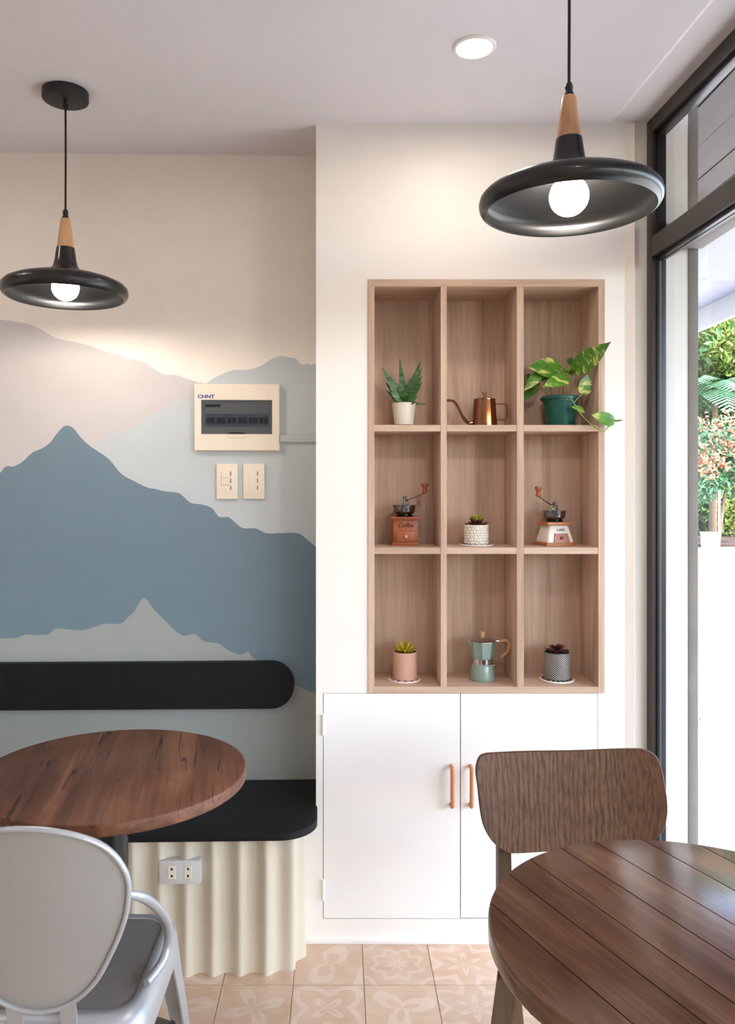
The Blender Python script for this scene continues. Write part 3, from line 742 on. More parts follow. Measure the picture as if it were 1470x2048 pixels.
for sx in (-1, 1):
    for sy in (-1, 1):
        yt = 0.178 if sy > 0 else -0.178; yf_ = 0.205 if sy > 0 else -0.235
        xt, xf = sx*0.158, sx*0.196
        mm = M()   # folded sheet leg: an L section that tapers towards the foot
        rings = []
        for z, f, wd in ((0.415, 0.0, 0.085), (0.36, 0.12, 0.062), (0.28, 0.32, 0.05), (0.0, 1.0, 0.030)):
            cx = xt+(xf-xt)*f+sx*(0.014+0.010*f); cy = yt+(yf_-yt)*f+sy*(0.008+0.010*f); th = 0.004
            rings.append([(cx, cy, z), (cx-sx*wd, cy, z), (cx-sx*wd, cy-sy*th, z), (cx-sx*th, cy-sy*th, z), (cx-sx*th, cy-sy*wd, z), (cx, cy-sy*wd, z)])
        lg = mm.loft(rings).build('leg', 'silver_paint', ac, smooth=40)
        M().box(xf+sx*0.024-sx*0.015-0.017, xf+sx*0.024-sx*0.015+0.017, yf_+sy*0.018-sy*0.015-0.017, yf_+sy*0.018-sy*0.015+0.017, 0.0, 0.012, 0.003).build('rubber_foot', 'black_matte', lg)
    arm = [L3(250, 1787, 1.452), L3(286, 1795, 1.48), L3(313, 1814, 1.55), L3(332, 1839, 1.61), L3(337, 1863, 1.645), L3(336, 1890, 1.655), L3(326, 1920, 1.64), L3(310, 1945, 1.615), L3(293, 1966, 1.585)]
    arm = [Vector((sx*v.x, v.y, v.z)) for v in arm]
    M().tube(arm, [0.007]+[0.0092]*7+[0.0075], 12, 5).build('armrest', 'silver_paint', ac, smooth=60)
    bar('back_support', ((sx*0.05, -0.19, 0.44), (sx*0.05, -0.218, 0.56)), 0.03, 0.03, 'silver_paint', ac, 0.005, 0.005)
for s in (-1, 1): M().tube([(-0.165*s, -0.19, 0.20), (0, 0, 0.215), (0.165*s, 0.185, 0.20)], 0.008, 8, 3, flat=0.5).build('cross_brace', 'gun', ac)

# ================================================================== THINGS ON THE SHELF
YO = 2.632; KO = YO/F
def ox(px): return (px-VX)*KO
def shelf_thing(name, label, cat, px, row, y=YO, rz=0, group=None):
    return thing(name, label, cat, ((px-VX)/F*y, y, ZS[row]+0.0004), rz, group)
def blade(base, tip, w_, bulge=0.0, thick=0.25, bend=0.0, n=7, fat=0.35, nrm=(0, -1, 0)):
    """a leaf: tapered, thick, slightly cupped solid running from base to tip"""
    b, t = Vector(base), Vector(tip); d = t-b; Ld = d.length; dn = d.normalized(); nv = Vector(nrm)
    side = dn.cross(nv).normalized(); nv = side.cross(dn).normalized()
    rings = []
    for i in range(n+1):
        u = i/n; ww = w_*0.5*((max(0.0, math.sin(PI*min(1, (u*(1-fat)+fat*0.9)))) if False else 1)) 
        prof = (u/fat)**0.5 if u < fat else ((1-u)/(1-fat))**0.75
        ww = w_*0.5*max(prof, 0.06 if i else 0.5)
        c = b+d*u + nv*(bulge*math.sin(PI*u)) + nv*bend*u*u
        h_ = ww*thick
        rings.append([c+side*ww+nv*h_*0.4, c+side*ww*0.5-nv*h_*0.5+nv*0.0, c-nv*h_, c-side*ww*0.5-nv*h_*0.5, c-side*ww+nv*h_*0.4, c-side*ww*0.4+nv*h_*0.5, c+side*ww*0.4+nv*h_*0.5])
    return M().loft(rings)
def heart(base, tip, w_, nrm=(0, -1, 0.3), fold=0.18, curl=0.12, n=10):
    """heart shaped thin leaf with a folded midrib"""
    b, t = Vector(base), Vector(tip); d = t-b; nv = Vector(nrm).normalized(); dn = d.normalized()
    side = dn.cross(nv).normalized(); nv = side.cross(dn).normalized(); Ld = d.length
    mm = M(); bm = mm.bm
    prof = [0.30, 0.82, 0.98, 1.0, 0.97, 0.90, 0.78, 0.61, 0.40, 0.18, 0.0]
    A = []; B = []
    for th in (0.0, -0.0007):
        rows = []
        for i in range(n+1):
            u = i/n; ww = w_*0.5*prof[i]
            c = b+d*u - nv*(curl*Ld*u*u) + nv*th; back = dn*(-0.10*Ld if i in (0, 1) else 0)*(1-u*5 if u < .2 else 0)
            row = []
            for q in (-1, -0.55, 0, 0.55, 1):
                row.append(bm.verts.new(c + side*ww*q + nv*fold*ww*abs(q)*(1.6-abs(q)) + back*abs(q)))
            rows.append(row)
        for i in range(n):
            for q in range(4): bm.faces.new((rows[i][q], rows[i+1][q], rows[i+1][q+1], rows[i][q+1]))
    return mm

# --- aloe in a white pot on a small cloth
cl = thing('cloth_coaster', 'crumpled cream cloth under the white aloe pot', 'coaster', (ox(808), YO, ZS[0]+0.0003))
mm = M(); bm = mm.bm; N = 12
grid = [[bm.verts.new((-0.058+0.116*i/N + 0.003*math.sin(j), -0.045+0.09*j/N+0.003*math.sin(i*1.3), 0.0015+ (0.0025*noise.noise((i*0.7, j*0.7, 3))+0.0025 if (i < 3 or i > 9) else 0.0012))) for j in range(N+1)] for i in range(N+1)]
for i in range(N):
    for j in range(N): bm.faces.new((grid[i][j], grid[i+1][j], grid[i+1][j+1], grid[i][j+1]))
r_ = bmesh.ops.solidify(bm, geom=bm.faces[:], thickness=0.0012)
mm.build('cloth', 'cloth', cl)
al = shelf_thing('potted_aloe', 'spiky green aloe in a small white pot in upper left compartment', 'plant', 808, 0)
al.location.z += 0.005
M().lathe([(0.0285, 0), (0.031, 0.001), (0.0392, 0.071), (0.0395, 0.0725), (0.037, 0.0725), (0.036, 0.064), (0.0001, 0.064)], 40, cap=False).build('pot', 'pot_white', al)
M().lathe([(0.0001, 0.066), (0.0362, 0.065)], 24, cap=False).build('potting_soil', 'soil', al)
def al_pt(px, py, dy): return Vector(((px-808)*KO, dy, (848-py)*KO - 0.006))
def al_leaf(bx, by_, tx, ty, w_, dy=0.0, ty_d=None, bend=0.0):
    b = al_pt(bx, by_, dy*0.3); t = al_pt(tx, ty, dy if ty_d is None else ty_d)
    blade(b, t, w_*1.35*KO, 0.0, 0.5, bend, 7, 0.3, (0, -1, 0.2)).build('leaf', 'aloe', al, smooth=50)
for a in ((809,797,800,709,11,0.02),(812,797,842,715,13,-0.01),(806,797,763,729,14,-0.005),(813,797,845,729,12,0.015),(813,797,843,747,13,-0.02),(812,798,844,759,12,0.0),(812,799,841,764,13,-0.03),(806,797,771,757,11,0.02),(806,799,778,770,11,-0.02),(805,800,772,775,11,0.005),(806,801,779,781,12,-0.03),(812,800,836,788,10,-0.03),(811,802,834,798,9,0.01),(806,801,790,799,10,-0.035),(809,797,806,773,14,-0.032),(811,797,820,752,14,-0.012),(808,797,798,757,14,-0.01),(814,801,854,802,5,0.0),(811,802,828,803,9,-0.038),(807,802,795,805,9,-0.03)):
    al_leaf(*a, bend=0.004)

# --- copper gooseneck kettle
ke = shelf_thing('gooseneck_kettle', 'polished copper gooseneck kettle with thin curved spout', 'kettle', 969, 0)
M().lathe([(0.0395, 0), (0.0415, 0.002), (0.0415, 0.005), (0.0355, 0.0865), (0.036, 0.088), (0.0001, 0.0885)], 48, cap=False).build('body', 'copper', ke)
lid = M().lathe([(0.0362, 0.0880), (0.0362, 0.0905), (0.033, 0.0925), (0.008, 0.0955), (0.0001, 0.0957)], 40, cap=False).build('lid', 'copper', ke)
M().lathe([(0.0045, 0.0945), (0.0042, 0.101), (0.0075, 0.112), (0.0072, 0.114), (0.0001, 0.1142)], 24, cap=False).build('knob', 'copper', lid)
def kp(px, py, y=-0.004): return ((px-969)*KO, y, (850-py)*KO)
M().tube([kp(947, 841), kp(938, 843), kp(930, 837), kp(922, 824), kp(914, 808), kp(906, 799), kp(899, 797), kp(893, 797.5)], [0.0062, 0.0056, 0.0054, 0.0048, 0.0044, 0.0042, 0.0042, 0.0045], 12, 5).build('spout', 'copper', ke, smooth=60)
M().tube([kp(990, 805), kp(1004, 804), kp(1011, 806), kp(1013.5, 813), kp(1013.5, 828), kp(1011, 834), kp(1004, 835.5), kp(993, 836)], 0.0026, 10, 4).build('handle', 'copper', ke, smooth=60)

# --- pothos in a green pot
YP = 2.628; KP = YP/F
po = shelf_thing('potted_pothos', 'variegated trailing pothos in a dark green pot', 'plant', 1121, 0, YP)
M().lathe([(0.043, 0.010), (0.0445, 0.011), (0.0562, 0.082), (0.0580, 0.0825), (0.0580, 0.087), (0.0645, 0.088), (0.0650, 0.095), (0.0625, 0.0985), (0.058, 0.0985), (0.056, 0.088), (0.0001, 0.086)], 48, cap=False).build('pot', 'green_pot', po)
M().lathe([(0.044, 0), (0.0475, 0.001), (0.0485, 0.010), (0.046, 0.010), (0.044, 0.006), (0.0001, 0.006)], 48, cap=False).build('saucer', 'green_pot', po)
M().lathe([(0.0001, 0.089), (0.0565, 0.088)], 24, cap=False).build('potting_soil', 'soil', po)
def pp(cx, cy, dy):   # from the 6.39x crop whose corner is (1030, 670)
    px, py = 1030+cx/6.39, 670+cy/6.39; y = YP+dy
    q = P(px, py, y); return Vector((q.x-po.location.x, dy, q.z-po.location.z))
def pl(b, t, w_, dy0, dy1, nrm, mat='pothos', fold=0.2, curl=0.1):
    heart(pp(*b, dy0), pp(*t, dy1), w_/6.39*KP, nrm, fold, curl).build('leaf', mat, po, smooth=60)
pl((575, 440), (175, 400), 300, 0.0, -0.03, (0.1, -1, 0.35), fold=0.12, curl=0.05)
pl((775, 440), (1238, 80), 250, -0.03, -0.16, (0.25, -1, 0.35), curl=-0.02)
pl((665, 545), (372, 640), 190, -0.03, -0.085, (0.0, -1, 0.45))
pl((320, 495), (118, 700), 150, -0.01, -0.03, (-0.3, -1, 0.3))
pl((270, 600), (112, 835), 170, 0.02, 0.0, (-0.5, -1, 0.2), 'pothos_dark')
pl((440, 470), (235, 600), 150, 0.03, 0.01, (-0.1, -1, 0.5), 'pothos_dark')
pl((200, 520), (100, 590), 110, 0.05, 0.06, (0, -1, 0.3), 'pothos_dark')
pl((880, 742), (935, 500), 190, -0.06, -0.07, (0.2, -1, 0.1), fold=0.12)
pl((872, 965), (722, 905), 120, -0.075, -0.09, (0.1, -0.8, 0.7))
pl((1250, 1105), (975, 1010), 175, -0.115, -0.125, (0.1, -1, 0.3), curl=0.03)
pl((1262, 1102), (1392, 1080), 26, -0.115, -0.12, (0, -1, 0.5))
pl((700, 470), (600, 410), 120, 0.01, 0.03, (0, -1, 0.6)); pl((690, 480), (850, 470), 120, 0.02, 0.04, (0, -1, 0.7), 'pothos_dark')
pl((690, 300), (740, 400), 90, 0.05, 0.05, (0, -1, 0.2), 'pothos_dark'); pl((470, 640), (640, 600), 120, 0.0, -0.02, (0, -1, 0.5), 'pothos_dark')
def stem(pts, r_=0.0013): M().tube([pp(*p) for p in pts], r_, 8, 4).build('stem', 'stem', po, smooth=60)
stem([(690, 770, -0.03), (720, 660, -0.02), (775, 440, -0.01)], 0.0017); stem([(680, 770, -0.035), (660, 640, -0.035), (660, 550, -0.03)], 0.0017)
stem([(560, 760, 0), (565, 600, 0), (545, 450, 0)]); stem([(440, 760, 0.0), (425, 650, 0.0), (330, 500, -0.01)]); stem([(470, 760, 0.02), (450, 620, 0.03), (440, 470, 0.03)])
stem([(640, 760, 0.01), (610, 640, 0.01), (690, 480, 0.01)]); stem([(400, 770, 0.02), (350, 690, 0.02), (270, 600, 0.02)]); stem([(760, 860, -0.07), (820, 790, -0.065), (880, 742, -0.06)])
stem([(680, 765, -0.03), (720, 820, -0.065), (760, 880, -0.075), (830, 1000, -0.095), (970, 1140, -0.11), (1060, 1205, -0.115), (1120, 1232, -0.115), (1180, 1190, -0.115), (1262, 1100, -0.115)], 0.0017)
stem([(830, 1000, -0.095), (865, 975, -0.085), (872, 965, -0.075)]); stem([(1190, 1180, -0.115), (1205, 1130, -0.115), (1240, 1105, -0.115)])
stem([(950, 1160, -0.108), (1000, 1130, -0.108), (1045, 1105, -0.108)], 0.0009)

# --- coffee grinders
def grinder_head(t, z, rb, hb, arm_end, knob_h, s):
    """bowl, post, crank and crank knob standing on height z"""
    M().lathe([(rb*0.75, z), (rb*0.8, z+0.003), (rb*0.62, z+0.006), (rb*0.60, z+0.008)], 40).build('collar', 'gun', t)
    M().lathe([(rb*0.60, z+0.006), (rb*0.80, z+0.010), (rb*0.93, z+hb*0.45), (rb*0.97, z+hb*0.92), (rb*1.10, z+hb*0.97), (rb*1.10, z+hb), (rb*0.94, z+hb*0.96), (rb*0.88, z+hb*0.5), (rb*0.5, z+0.012)], 48).build('bowl', 'gun', t)
    zp = z+hb*0.6; zt = z+hb+0.029
    M().lathe([(0.0045, zp), (0.0045, zt-0.008), (0.0062, zt-0.006), (0.0062, zt-0.002), (0.0045, zt)], 16).build('spindle', 'gun', t)
    M().tube([(0.011*s, 0, zp), (0.0115*s, 0, zt-0.022), (0.010*s, 0, zt-0.015), (0.004*s, 0, zt-0.013)], 0.0016, 8, 4).build('bridge_bracket', 'gun', t)
    M().box(-0.011, 0.011, -0.003, 0.003, zt-0.025, zt-0.022, 0.0008).build('cross_bar', 'gun', t)
    ax, az = arm_end
    cr = M().tube([(0, -0.002, zt-0.010), (ax*0.2, -0.002, zt-0.010), (ax*0.45, -0.002, zt-0.008+(az-zt)*0.35), (ax, -0.002, az)], 0.0022, 8, 5, flat=0.7).build('crank_arm', 'gun', t)
    M().lathe([(0.0065, az+0.000), (0.0088, az+0.002), (0.0085, az+0.008), (0.0062, az+0.014), (0.0075, az+0.020), (0.0118, az+0.025), (0.0122, az+0.029), (0.0105, az+0.033), (0.0001, az+0.0335)], 24, (ax, -0.002, 0), cap=False).build('crank_knob', 'terracotta_wood', cr)
g1 = shelf_thing('coffee_grinder', 'reddish wooden hand coffee grinder in the left compartment', 'coffee grinder', 809, 1, 2.655)
a = 0.0485
g1w = 0.0395
mm = M(); mm.box(-a, a, -a, a, 0, 0.005, 0.0015); mm.box(-a+0.004, a-0.004, -a+0.004, a-0.004, 0.005, 0.011, 0.002); mm.build('base_plate', 'terracotta_wood', g1)
M().box(-g1w, g1w, -g1w, g1w, 0.011, 0.083, 0.001).build('body', 'terracotta_wood', g1)
mm = M(); mm.box(-a+0.004, a-0.004, -a+0.004, a-0.004, 0.083, 0.088, 0.002); mm.box(-a, a, -a, a, 0.088, 0.094, 0.002); mm.build('top_plate', 'terracotta_wood', g1)
dw = M().box(-0.031, 0.031, -g1w-0.006, -g1w+0.01, 0.0125, 0.047, 0.0012).build('drawer', 'terracotta_wood', g1)
M().ball((0.001, -g1w-0.011, 0.030), 0.0062, u=16, v=10).build('knob', 'pale_knob', dw)
text('Coffee', 0.0185, 'ink', g1, (0, -g1w-0.0004, 0.066), (PI/2, 0, 0), shear=0.35, xs=1.0, bold=0.0003)
grinder_head(g1, 0.094, 0.0375, 0.038, (0.067, 0.171), 0.03, 1)
for o_ in list(g1.children):
    pass
g2 = shelf_thing('coffee_grinder', 'white ceramic hand coffee grinder with wooden base in the right compartment', 'coffee grinder', 1109, 1, 2.655, math.radians(14))
mm = M(); mm.box(-0.054, 0.054, -0.047, 0.047, 0, 0.005, 0.0015); mm.box(-0.052, 0.052, -0.045, 0.045, 0.005, 0.0105, 0.002); mm.build('base_plate', plain('honey_wood', '#b5743f', 0.35), g2)
def rs(hx, hy, z): return [(x, y, z) for x, y in rrect(-hx, hx, -hy, hy, 0.008, 4)]
M().loft([rs(0.0475, 0.0415, 0.0105), rs(0.048, 0.042, 0.015), rs(0.0355, 0.0315, 0.064), rs(0.033, 0.029, 0.067)]).build('body', 'ceramic', g2, smooth=50)
M().box(-0.045, 0.045, -0.038, 0.038, 0.067, 0.0765, 0.0025).build('top_plate', MT['honey_wood'] if 'honey_wood' in MT else bpy.data.materials['honey_wood'], g2)
sl = math.atan2(0.0105, 0.049)
dw = M().loft([[(-0.027, -0.0465, 0.0115), (0.031, -0.0465, 0.0115), (0.031, -0.030, 0.0115), (-0.027, -0.030, 0.0115)], [(-0.021, -0.0405, 0.040), (0.025, -0.0405, 0.040), (0.025, -0.028, 0.040), (-0.021, -0.028, 0.040)]]).build('drawer', 'terracotta_wood', g2, smooth=0)
M().ball((0.002, -0.0475, 0.026), 0.005, u=16, v=10).build('knob', 'terracotta_wood', dw)
text('CAFÉ', 0.0105, 'black_glaze', g2, (0.002, -0.0368, 0.051), (PI/2-sl, 0, 0), xs=1.15)
mm = M()
random.seed(3)
for q in range(16):
    f = random.random(); zz = 0.026+0.026*f; yy = random.uniform(-0.018, 0.018)
    mm.ball((-0.0462+(zz-0.0165)*0.255+0.0004, yy, zz), 0.0012, 0.0026, 0.0026, 10, 6)
mm.build('berry_print', 'black_glaze', g2)
grinder_head(g2, 0.0765, 0.0375, 0.037, (-0.060, 0.160), 0.03, 1)

# --- potted succulents
def rosette(t, n, rad, z, tilt0, tilt1, w_, mat, ph=0.0, lift=0.0, thick=0.45, y_sq=1.0, jitter=0.0, base_r=0.004):
    for q in range(n):
        an = 2*PI*q/n+ph+random.uniform(-jitter, jitter); ti = random.uniform(tilt0, tilt1); ln = rad*random.uniform(0.9, 1.08)
        b = Vector((math.cos(an)*base_r, math.sin(an)*base_r, z)); d = Vector((math.cos(an)*math.cos(ti), math.sin(an)*math.cos(ti)*y_sq, math.sin(ti)))
        blade(b, b+d*ln, w_, 0.0, thick, 0.0, 6, 0.55, (-math.sin(ti)*math.cos(an), -math.sin(ti)*math.sin(an), math.cos(ti))).build('leaf', mat, t, smooth=50)
def coaster(label, px, row, y, r_, dots, nd):
    t = thing('coaster', label, 'coaster', ((px-VX)/F*y, y, ZS[row]+0.0003))
    M().lathe([(r_-0.001, 0), (r_, 0.001), (r_, 0.003), (r_-0.0015, 0.0042), (0.0001, 0.0042)], 48, cap=False).build('disc', 'coaster', t)
    for q in range(nd):
        an = 2*PI*q/nd
        M().prism([(r_*0.80+0.0075*math.cos(b_), 0.0065*math.sin(b_)*1.0) for b_ in [2*PI*i/8 for i in range(8)]], 0.0040, 0.0046).build('painted_spot', dots, t, rot=(0, 0, an))
    return t
y = 2.635
coaster('small navy patterned coaster under the pebble pot', 953, 1, y, 0.055, 'navy', 14)
t = shelf_thing('potted_succulent', 'maroon and lime succulent in a white pebbled pot', 'plant', 952.5, 1, y); t.location.z += 0.0044
rp, hp_ = 0.0385, 0.064
M().lathe([(rp-0.003, 0), (rp-0.001, 0.004), (rp, 0.02), (rp, hp_-0.001), (rp-0.002, hp_), (rp-0.004, hp_-0.001), (rp-0.005, hp_-0.008), (0.0001, hp_-0.008)], 48, cap=False).build('pot', 'stone_pot', t)
pebs = []
random.seed(11)
for row in range(7):
    nn = 26
    for q in range(nn):
        an = 2*PI*(q+0.5*(row % 2)+random.uniform(-0.22, 0.22))/nn; zz = 0.006+row*0.0086+random.uniform(-0.0012, 0.0012)
        if not pebs: me = M().ball((0, 0, 0), 0.0018, 0.0042, 0.0040, 8, 5).mesh('pebble', 'pebble', 60); 
        o_ = bpy.data.objects.new('pebble', me); COL.objects.link(o_); o_.parent = t; pebs.append(o_)
        o_.location = (rp*math.cos(an), rp*math.sin(an), zz); s_ = random.uniform(0.8, 1.1)
        o_.rotation_euler = (random.uniform(-0.5, 0.5), 0, an); o_.scale = (1, s_, s_)
M().lathe([(0.0001, hp_-0.006), (rp-0.005, hp_-0.007)], 24, cap=False).build('potting_soil', 'soil', t)
random.seed(5)
rosette(t, 10, 0.040, hp_-0.004, 0.15, 0.40, 0.016, 'maroon', 0.1, jitter=0.15)
rosette(t, 7, 0.033, hp_, 0.55, 0.85, 0.013, 'maroon', 0.5, jitter=0.15)
rosette(t, 7, 0.036, hp_+0.004, 0.85, 1.25, 0.015, 'lime', 0.2, jitter=0.2)

def chevron_pot(t, r_, h_, body, line, n, lw):
    M().lathe([(r_-0.002, 0), (r_, 0.002), (r_, h_-0.002), (r_-0.001, h_), (r_-0.003, h_), (r_-0.004, h_-0.012), (0.0001, h_-0.012)], 56, cap=False).build('pot', body, t)
    for q in range(n):   # each zigzag band is its own raised ribbon around the pot
        an = 2*PI*q/n; mm = M(); bm = mm.bm; rows = []
        K = 16
        for i in range(K+1):
            u = i/K; zz = 0.002+(h_-0.005)*u; sh_ = (0.5-abs(u-0.5))*1.35*h_/r_*0.9
            aa = an+sh_; rr = r_+0.0007
            hw = lw/r_/2
            rows.append([bm.verts.new((rr*math.cos(aa+e), rr*math.sin(aa+e), zz)) for e in (-hw, hw)])
        for i in range(K): bm.faces.new((rows[i][0], rows[i][1], rows[i+1][1], rows[i+1][0]))
        bmesh.ops.solidify(bm, geom=bm.faces[:], thickness=0.0009)
        mm.build('zigzag_band', line, t, smooth=60)
    M().lathe([(0.0001, h_-0.009), (r_-0.004, h_-0.010)], 24, cap=False).build('potting_soil', 'soil', t)
y = 2.633
coaster('round coaster with magenta pattern under the pink pot', 808.5, 2, y, 0.0535, 'magenta', 12)
t = shelf_thing('potted_succulent', 'yellow green succulent in a pink clay pot with chevron grooves', 'plant', 810, 2, y); t.location.z += 0.0044
chevron_pot(t, 0.0395, 0.089, 'pink', 'pink_line', 32, 0.0017)
random.seed(9)
rosette(t, 10, 0.042, 0.084, 0.35, 0.6, 0.015, 'yellow_leaf', 0.1, thick=0.7, jitter=0.15)
rosette(t, 8, 0.044, 0.088, 0.75, 1.0, 0.013, 'yellow_leaf', 0.3, thick=0.7, jitter=0.15)
rosette(t, 4, 0.036, 0.090, 1.15, 1.4, 0.012, 'yellow_leaf', 0.8, thick=0.7, jitter=0.15)
coaster('round coaster with black dashes under the black and white pot', 1113.5, 2, y, 0.056, 'black_glaze', 18)
t = shelf_thing('potted_succulent', 'dark maroon succulent in a black and white chevron pot', 'plant', 1114, 2, y); t.location.z += 0.0044
chevron_pot(t, 0.0400, 0.089, 'black_glaze', 'white_glaze', 30, 0.0042)
random.seed(4)
rosette(t, 12, 0.038, 0.090, 0.05, 0.25, 0.018, 'maroon', 0.1, thick=0.35, jitter=0.2)
rosette(t, 9, 0.030, 0.095, 0.25, 0.55, 0.014, 'maroon', 0.4, thick=0.35, jitter=0.2)
rosette(t, 6, 0.020, 0.099, 0.5, 0.9, 0.012, 'maroon', 0.2, thick=0.35, jitter=0.2)

# --- moka pot
mk = shelf_thing('moka_pot', 'mint green moka pot with wooden handle and knob', 'moka pot', 965, 2, 2.636)
M().lathe([(0.0405, 0), (0.0418, 0.003), (0.0415, 0.010), (0.037, 0.045), (0.0355, 0.0515), (0.034, 0.053)], 56).build('boiler', 'mint', mk)
M().lathe([(0.0335, 0.052), (0.0335, 0.054), (0.0325, 0.055), (0.0325, 0.070), (0.0335, 0.071)], 48).build('steel_ring', 'chrome', mk)
def octo(r_, z, rot=PI/8, sp=0.0): return [(r_*math.cos(rot+2*PI*q/8), r_*math.sin(rot+2*PI*q/8), z) for q in range(8)]
oc = M().loft([octo(0.0345, 0.0705), octo(0.0355, 0.074), octo(0.0425, 0.1245), octo(0.0425, 0.1255), octo(0.0405, 0.1255), octo(0.036, 0.080)]); oc.build('upper_chamber', 'mint', mk, smooth=0, rot=(0, 0, 0.2))
M().loft([[(-0.034, -0.010, 0.110), (-0.034, 0.010, 0.110), (-0.036, 0.012, 0.1255), (-0.036, -0.012, 0.1255)], [(-0.045, -0.006, 0.118), (-0.045, 0.006, 0.118), (-0.050, 0.006, 0.1275), (-0.050, -0.006, 0.1275)], [(-0.051, -0.001, 0.124), (-0.051, 0.001, 0.124), (-0.0565, 0.002, 0.1305), (-0.0565, -0.002, 0.1305)]]).build('spout', 'mint', mk, smooth=30)
lid = M().loft([octo(0.0432, 0.1255), octo(0.0432, 0.1275), octo(0.034, 0.132), octo(0.010, 0.1385), octo(0.007, 0.139)]).build('lid', plain('brushed_steel', '#b9aea4', 0.35, 1.0), mk, smooth=20, rot=(0, 0, 0.2))
M().lathe([(0.0068, 0.1385), (0.0070, 0.146), (0.0080, 0.1545), (0.0078, 0.158), (0.0001, 0.1585)], 12, cap=False).build('knob', 'beech', lid)
M().box(0.036, 0.056, -0.005, 0.005, 0.121, 0.130, 0.002).build('hinge', 'chrome', mk)
M().tube([(0.046, 0, 0.120), (0.062, 0, 0.1265), (0.076, 0, 0.1285), (0.086, 0, 0.121), (0.088, 0, 0.105), (0.080, 0, 0.089), (0.070, 0, 0.080), (0.061, 0, 0.073)], [0.0048, 0.006, 0.0070, 0.0074, 0.0074, 0.0068, 0.0062, 0.0070], 12, 5, flat=0.8).build('handle', 'beech', mk, smooth=60)
M().lathe([(0.003, 0.0), (0.003, 0.006), (0.0045, 0.0065), (0.0035, 0.009)], 12).build('safety_valve', 'chrome', mk, loc=(0.0345, 0, 0.046), rot=(0, PI/2, 0))

# ================================================================== OUTSIDE
GZ = -0.12
g_ = M().box(-8, 40, -25, 60, GZ-0.2, GZ-0.02).build('pavement', plain('paver_joint', '#4c4a47', 0.9)); struct(g_, 'pale sunlit paving outside the window', 'pavement')
pm = M().box(-0.593, 0.593, -0.593, 0.593, -0.02, 0, 0.004, 1).mesh('paving_slab', 'paver')
for i in range(0, 12):
    for j in range(0, 18):
        o_ = bpy.data.objects.new('paving_slab', pm); COL.objects.link(o_); o_.parent = g_
        o_.location = (1.75+i*1.2+(0.6 if j % 2 else 0)-0.6*(j % 2)+0.02*j, 1.2+j*1.2, GZ); o_.rotation_euler = (0, 0, 0.03)
YE = 2.552
struct(M().box(1.031, X(1376, YE), YE, YE+0.3, GZ, 2.74).build('wall_pier', 'ext_white'), 'white outside wall end seen through the glass', 'wall')
struct(M().box(X(1376, YE), X(1396, YE), YE-0.004, YE+0.3, GZ, 2.74, 0.004).build('trim_4', 'ext_grey'), 'rough grey plaster edge of the outside wall', 'trim')
struct(M().box(-3.6, 1.03, 2.83, 3.0, GZ, 3.0).build('wall_outer', 'ext_white'), 'outer face of the front wall', 'wall')
mm = M(); bm = mm.bm
mm.box(1.06, 1.155, -2.6, YE-0.004, 2.205, 2.29, 0.004); struct(mm.build('trim_5', 'ext_grey'), 'rough grey brown lintel outside above the glass', 'trim')
pr = thing('porch_roof', 'white edged porch roof with brown boards outside the window', 'porch roof', (0, 0, 0))
for q in range(7): M().box(1.06+q*0.165, 1.06+q*0.165+0.160, -6, 9.0, 2.915+0.003*(q % 2), 2.94).build('ceiling_board', 'ext_brown', pr)
M().box(2.215, 3.02, -6, 9.0, 2.918, 2.94).build('soffit', 'ext_soffit', pr)
M().box(2.99, 3.03, -6, 9.0, 2.745, 3.02, 0.004).build('fascia', 'ext_white', pr)
M().box(0.9, 3.03, -6, 9.0, 2.94, 3.0).build('roof_slab', 'ext_grey', pr)
hb = thing('hanging_bracket', 'small white bracket hanging under the porch roof', 'bracket', tuple(P(1406, 520, 4.2)))
z_ = 2.918-hb.location.z
M().box(-0.018, 0.018, -0.02, 0.02, -0.10, z_, 0.003).build('box', 'ext_white', hb); M().lathe([(0.012, -0.16), (0.025, -0.14), (0.026, -0.11), (0.02, -0.10)], 16).build('housing', 'ext_white', hb)

# foliage
def crown(name, mat, parent, blobs, n, ls, seed, smooth=0, kind='stuff', flat=0.5):
    rnd = random.Random(seed); vs = []; fs = []
    for _ in range(n):
        c, r_ = blobs[rnd.randrange(len(blobs))]
        while True:
            d = Vector((rnd.uniform(-1, 1), rnd.uniform(-1, 1), rnd.uniform(-1, 1)))
            if 0.05 < d.length < 1: break
        d = d.normalized()*(rnd.random()**0.4); p = Vector(c)+Vector((d.x*r_[0], d.y*r_[1], d.z*r_[2]))
        nn = Vector((rnd.gauss(0, 1), rnd.gauss(0, 1)-0.4, rnd.gauss(0, 1)+flat)).normalized()
        a = nn.cross(Vector((rnd.gauss(0, 1), rnd.gauss(0, 1), rnd.gauss(0, 1)))).normalized(); b = nn.cross(a)
        s = ls*rnd.uniform(0.6, 1.3); k0 = len(vs)
        vs += [p-a*s, p-b*s*0.38+nn*s*0.1, p+a*s, p+b*s*0.38+nn*s*0.1]; fs.append((k0, k0+1, k0+2, k0+3))
    me = bpy.data.meshes.new(name); me.from_pydata(vs, [], fs); me.materials.append(MT[mat])
    o_ = bpy.data.objects.new(name, me); COL.objects.link(o_); o_.parent = parent; o_['kind'] = kind
    return o_
def trunk(parent, h_, r_, lean=0.1):
    M().tube([(0, 0, 0), (lean*0.4, 0, h_*0.5), (lean, 0.05, h_)], [r_*1.2, r_, r_*0.7], 10, 4).build('trunk', 'bark', parent, smooth=60)
bed = M().box(3.5, 22, 20.6, 34, GZ-0.05, GZ+0.06).build('soil_bed', 'soil'); tag(bed, 'dark soil bed at the far edge of the paving', 'soil bed', kind='structure')
YG = 21.0
def gx(px, y=YG): return (px-VX)/F*y
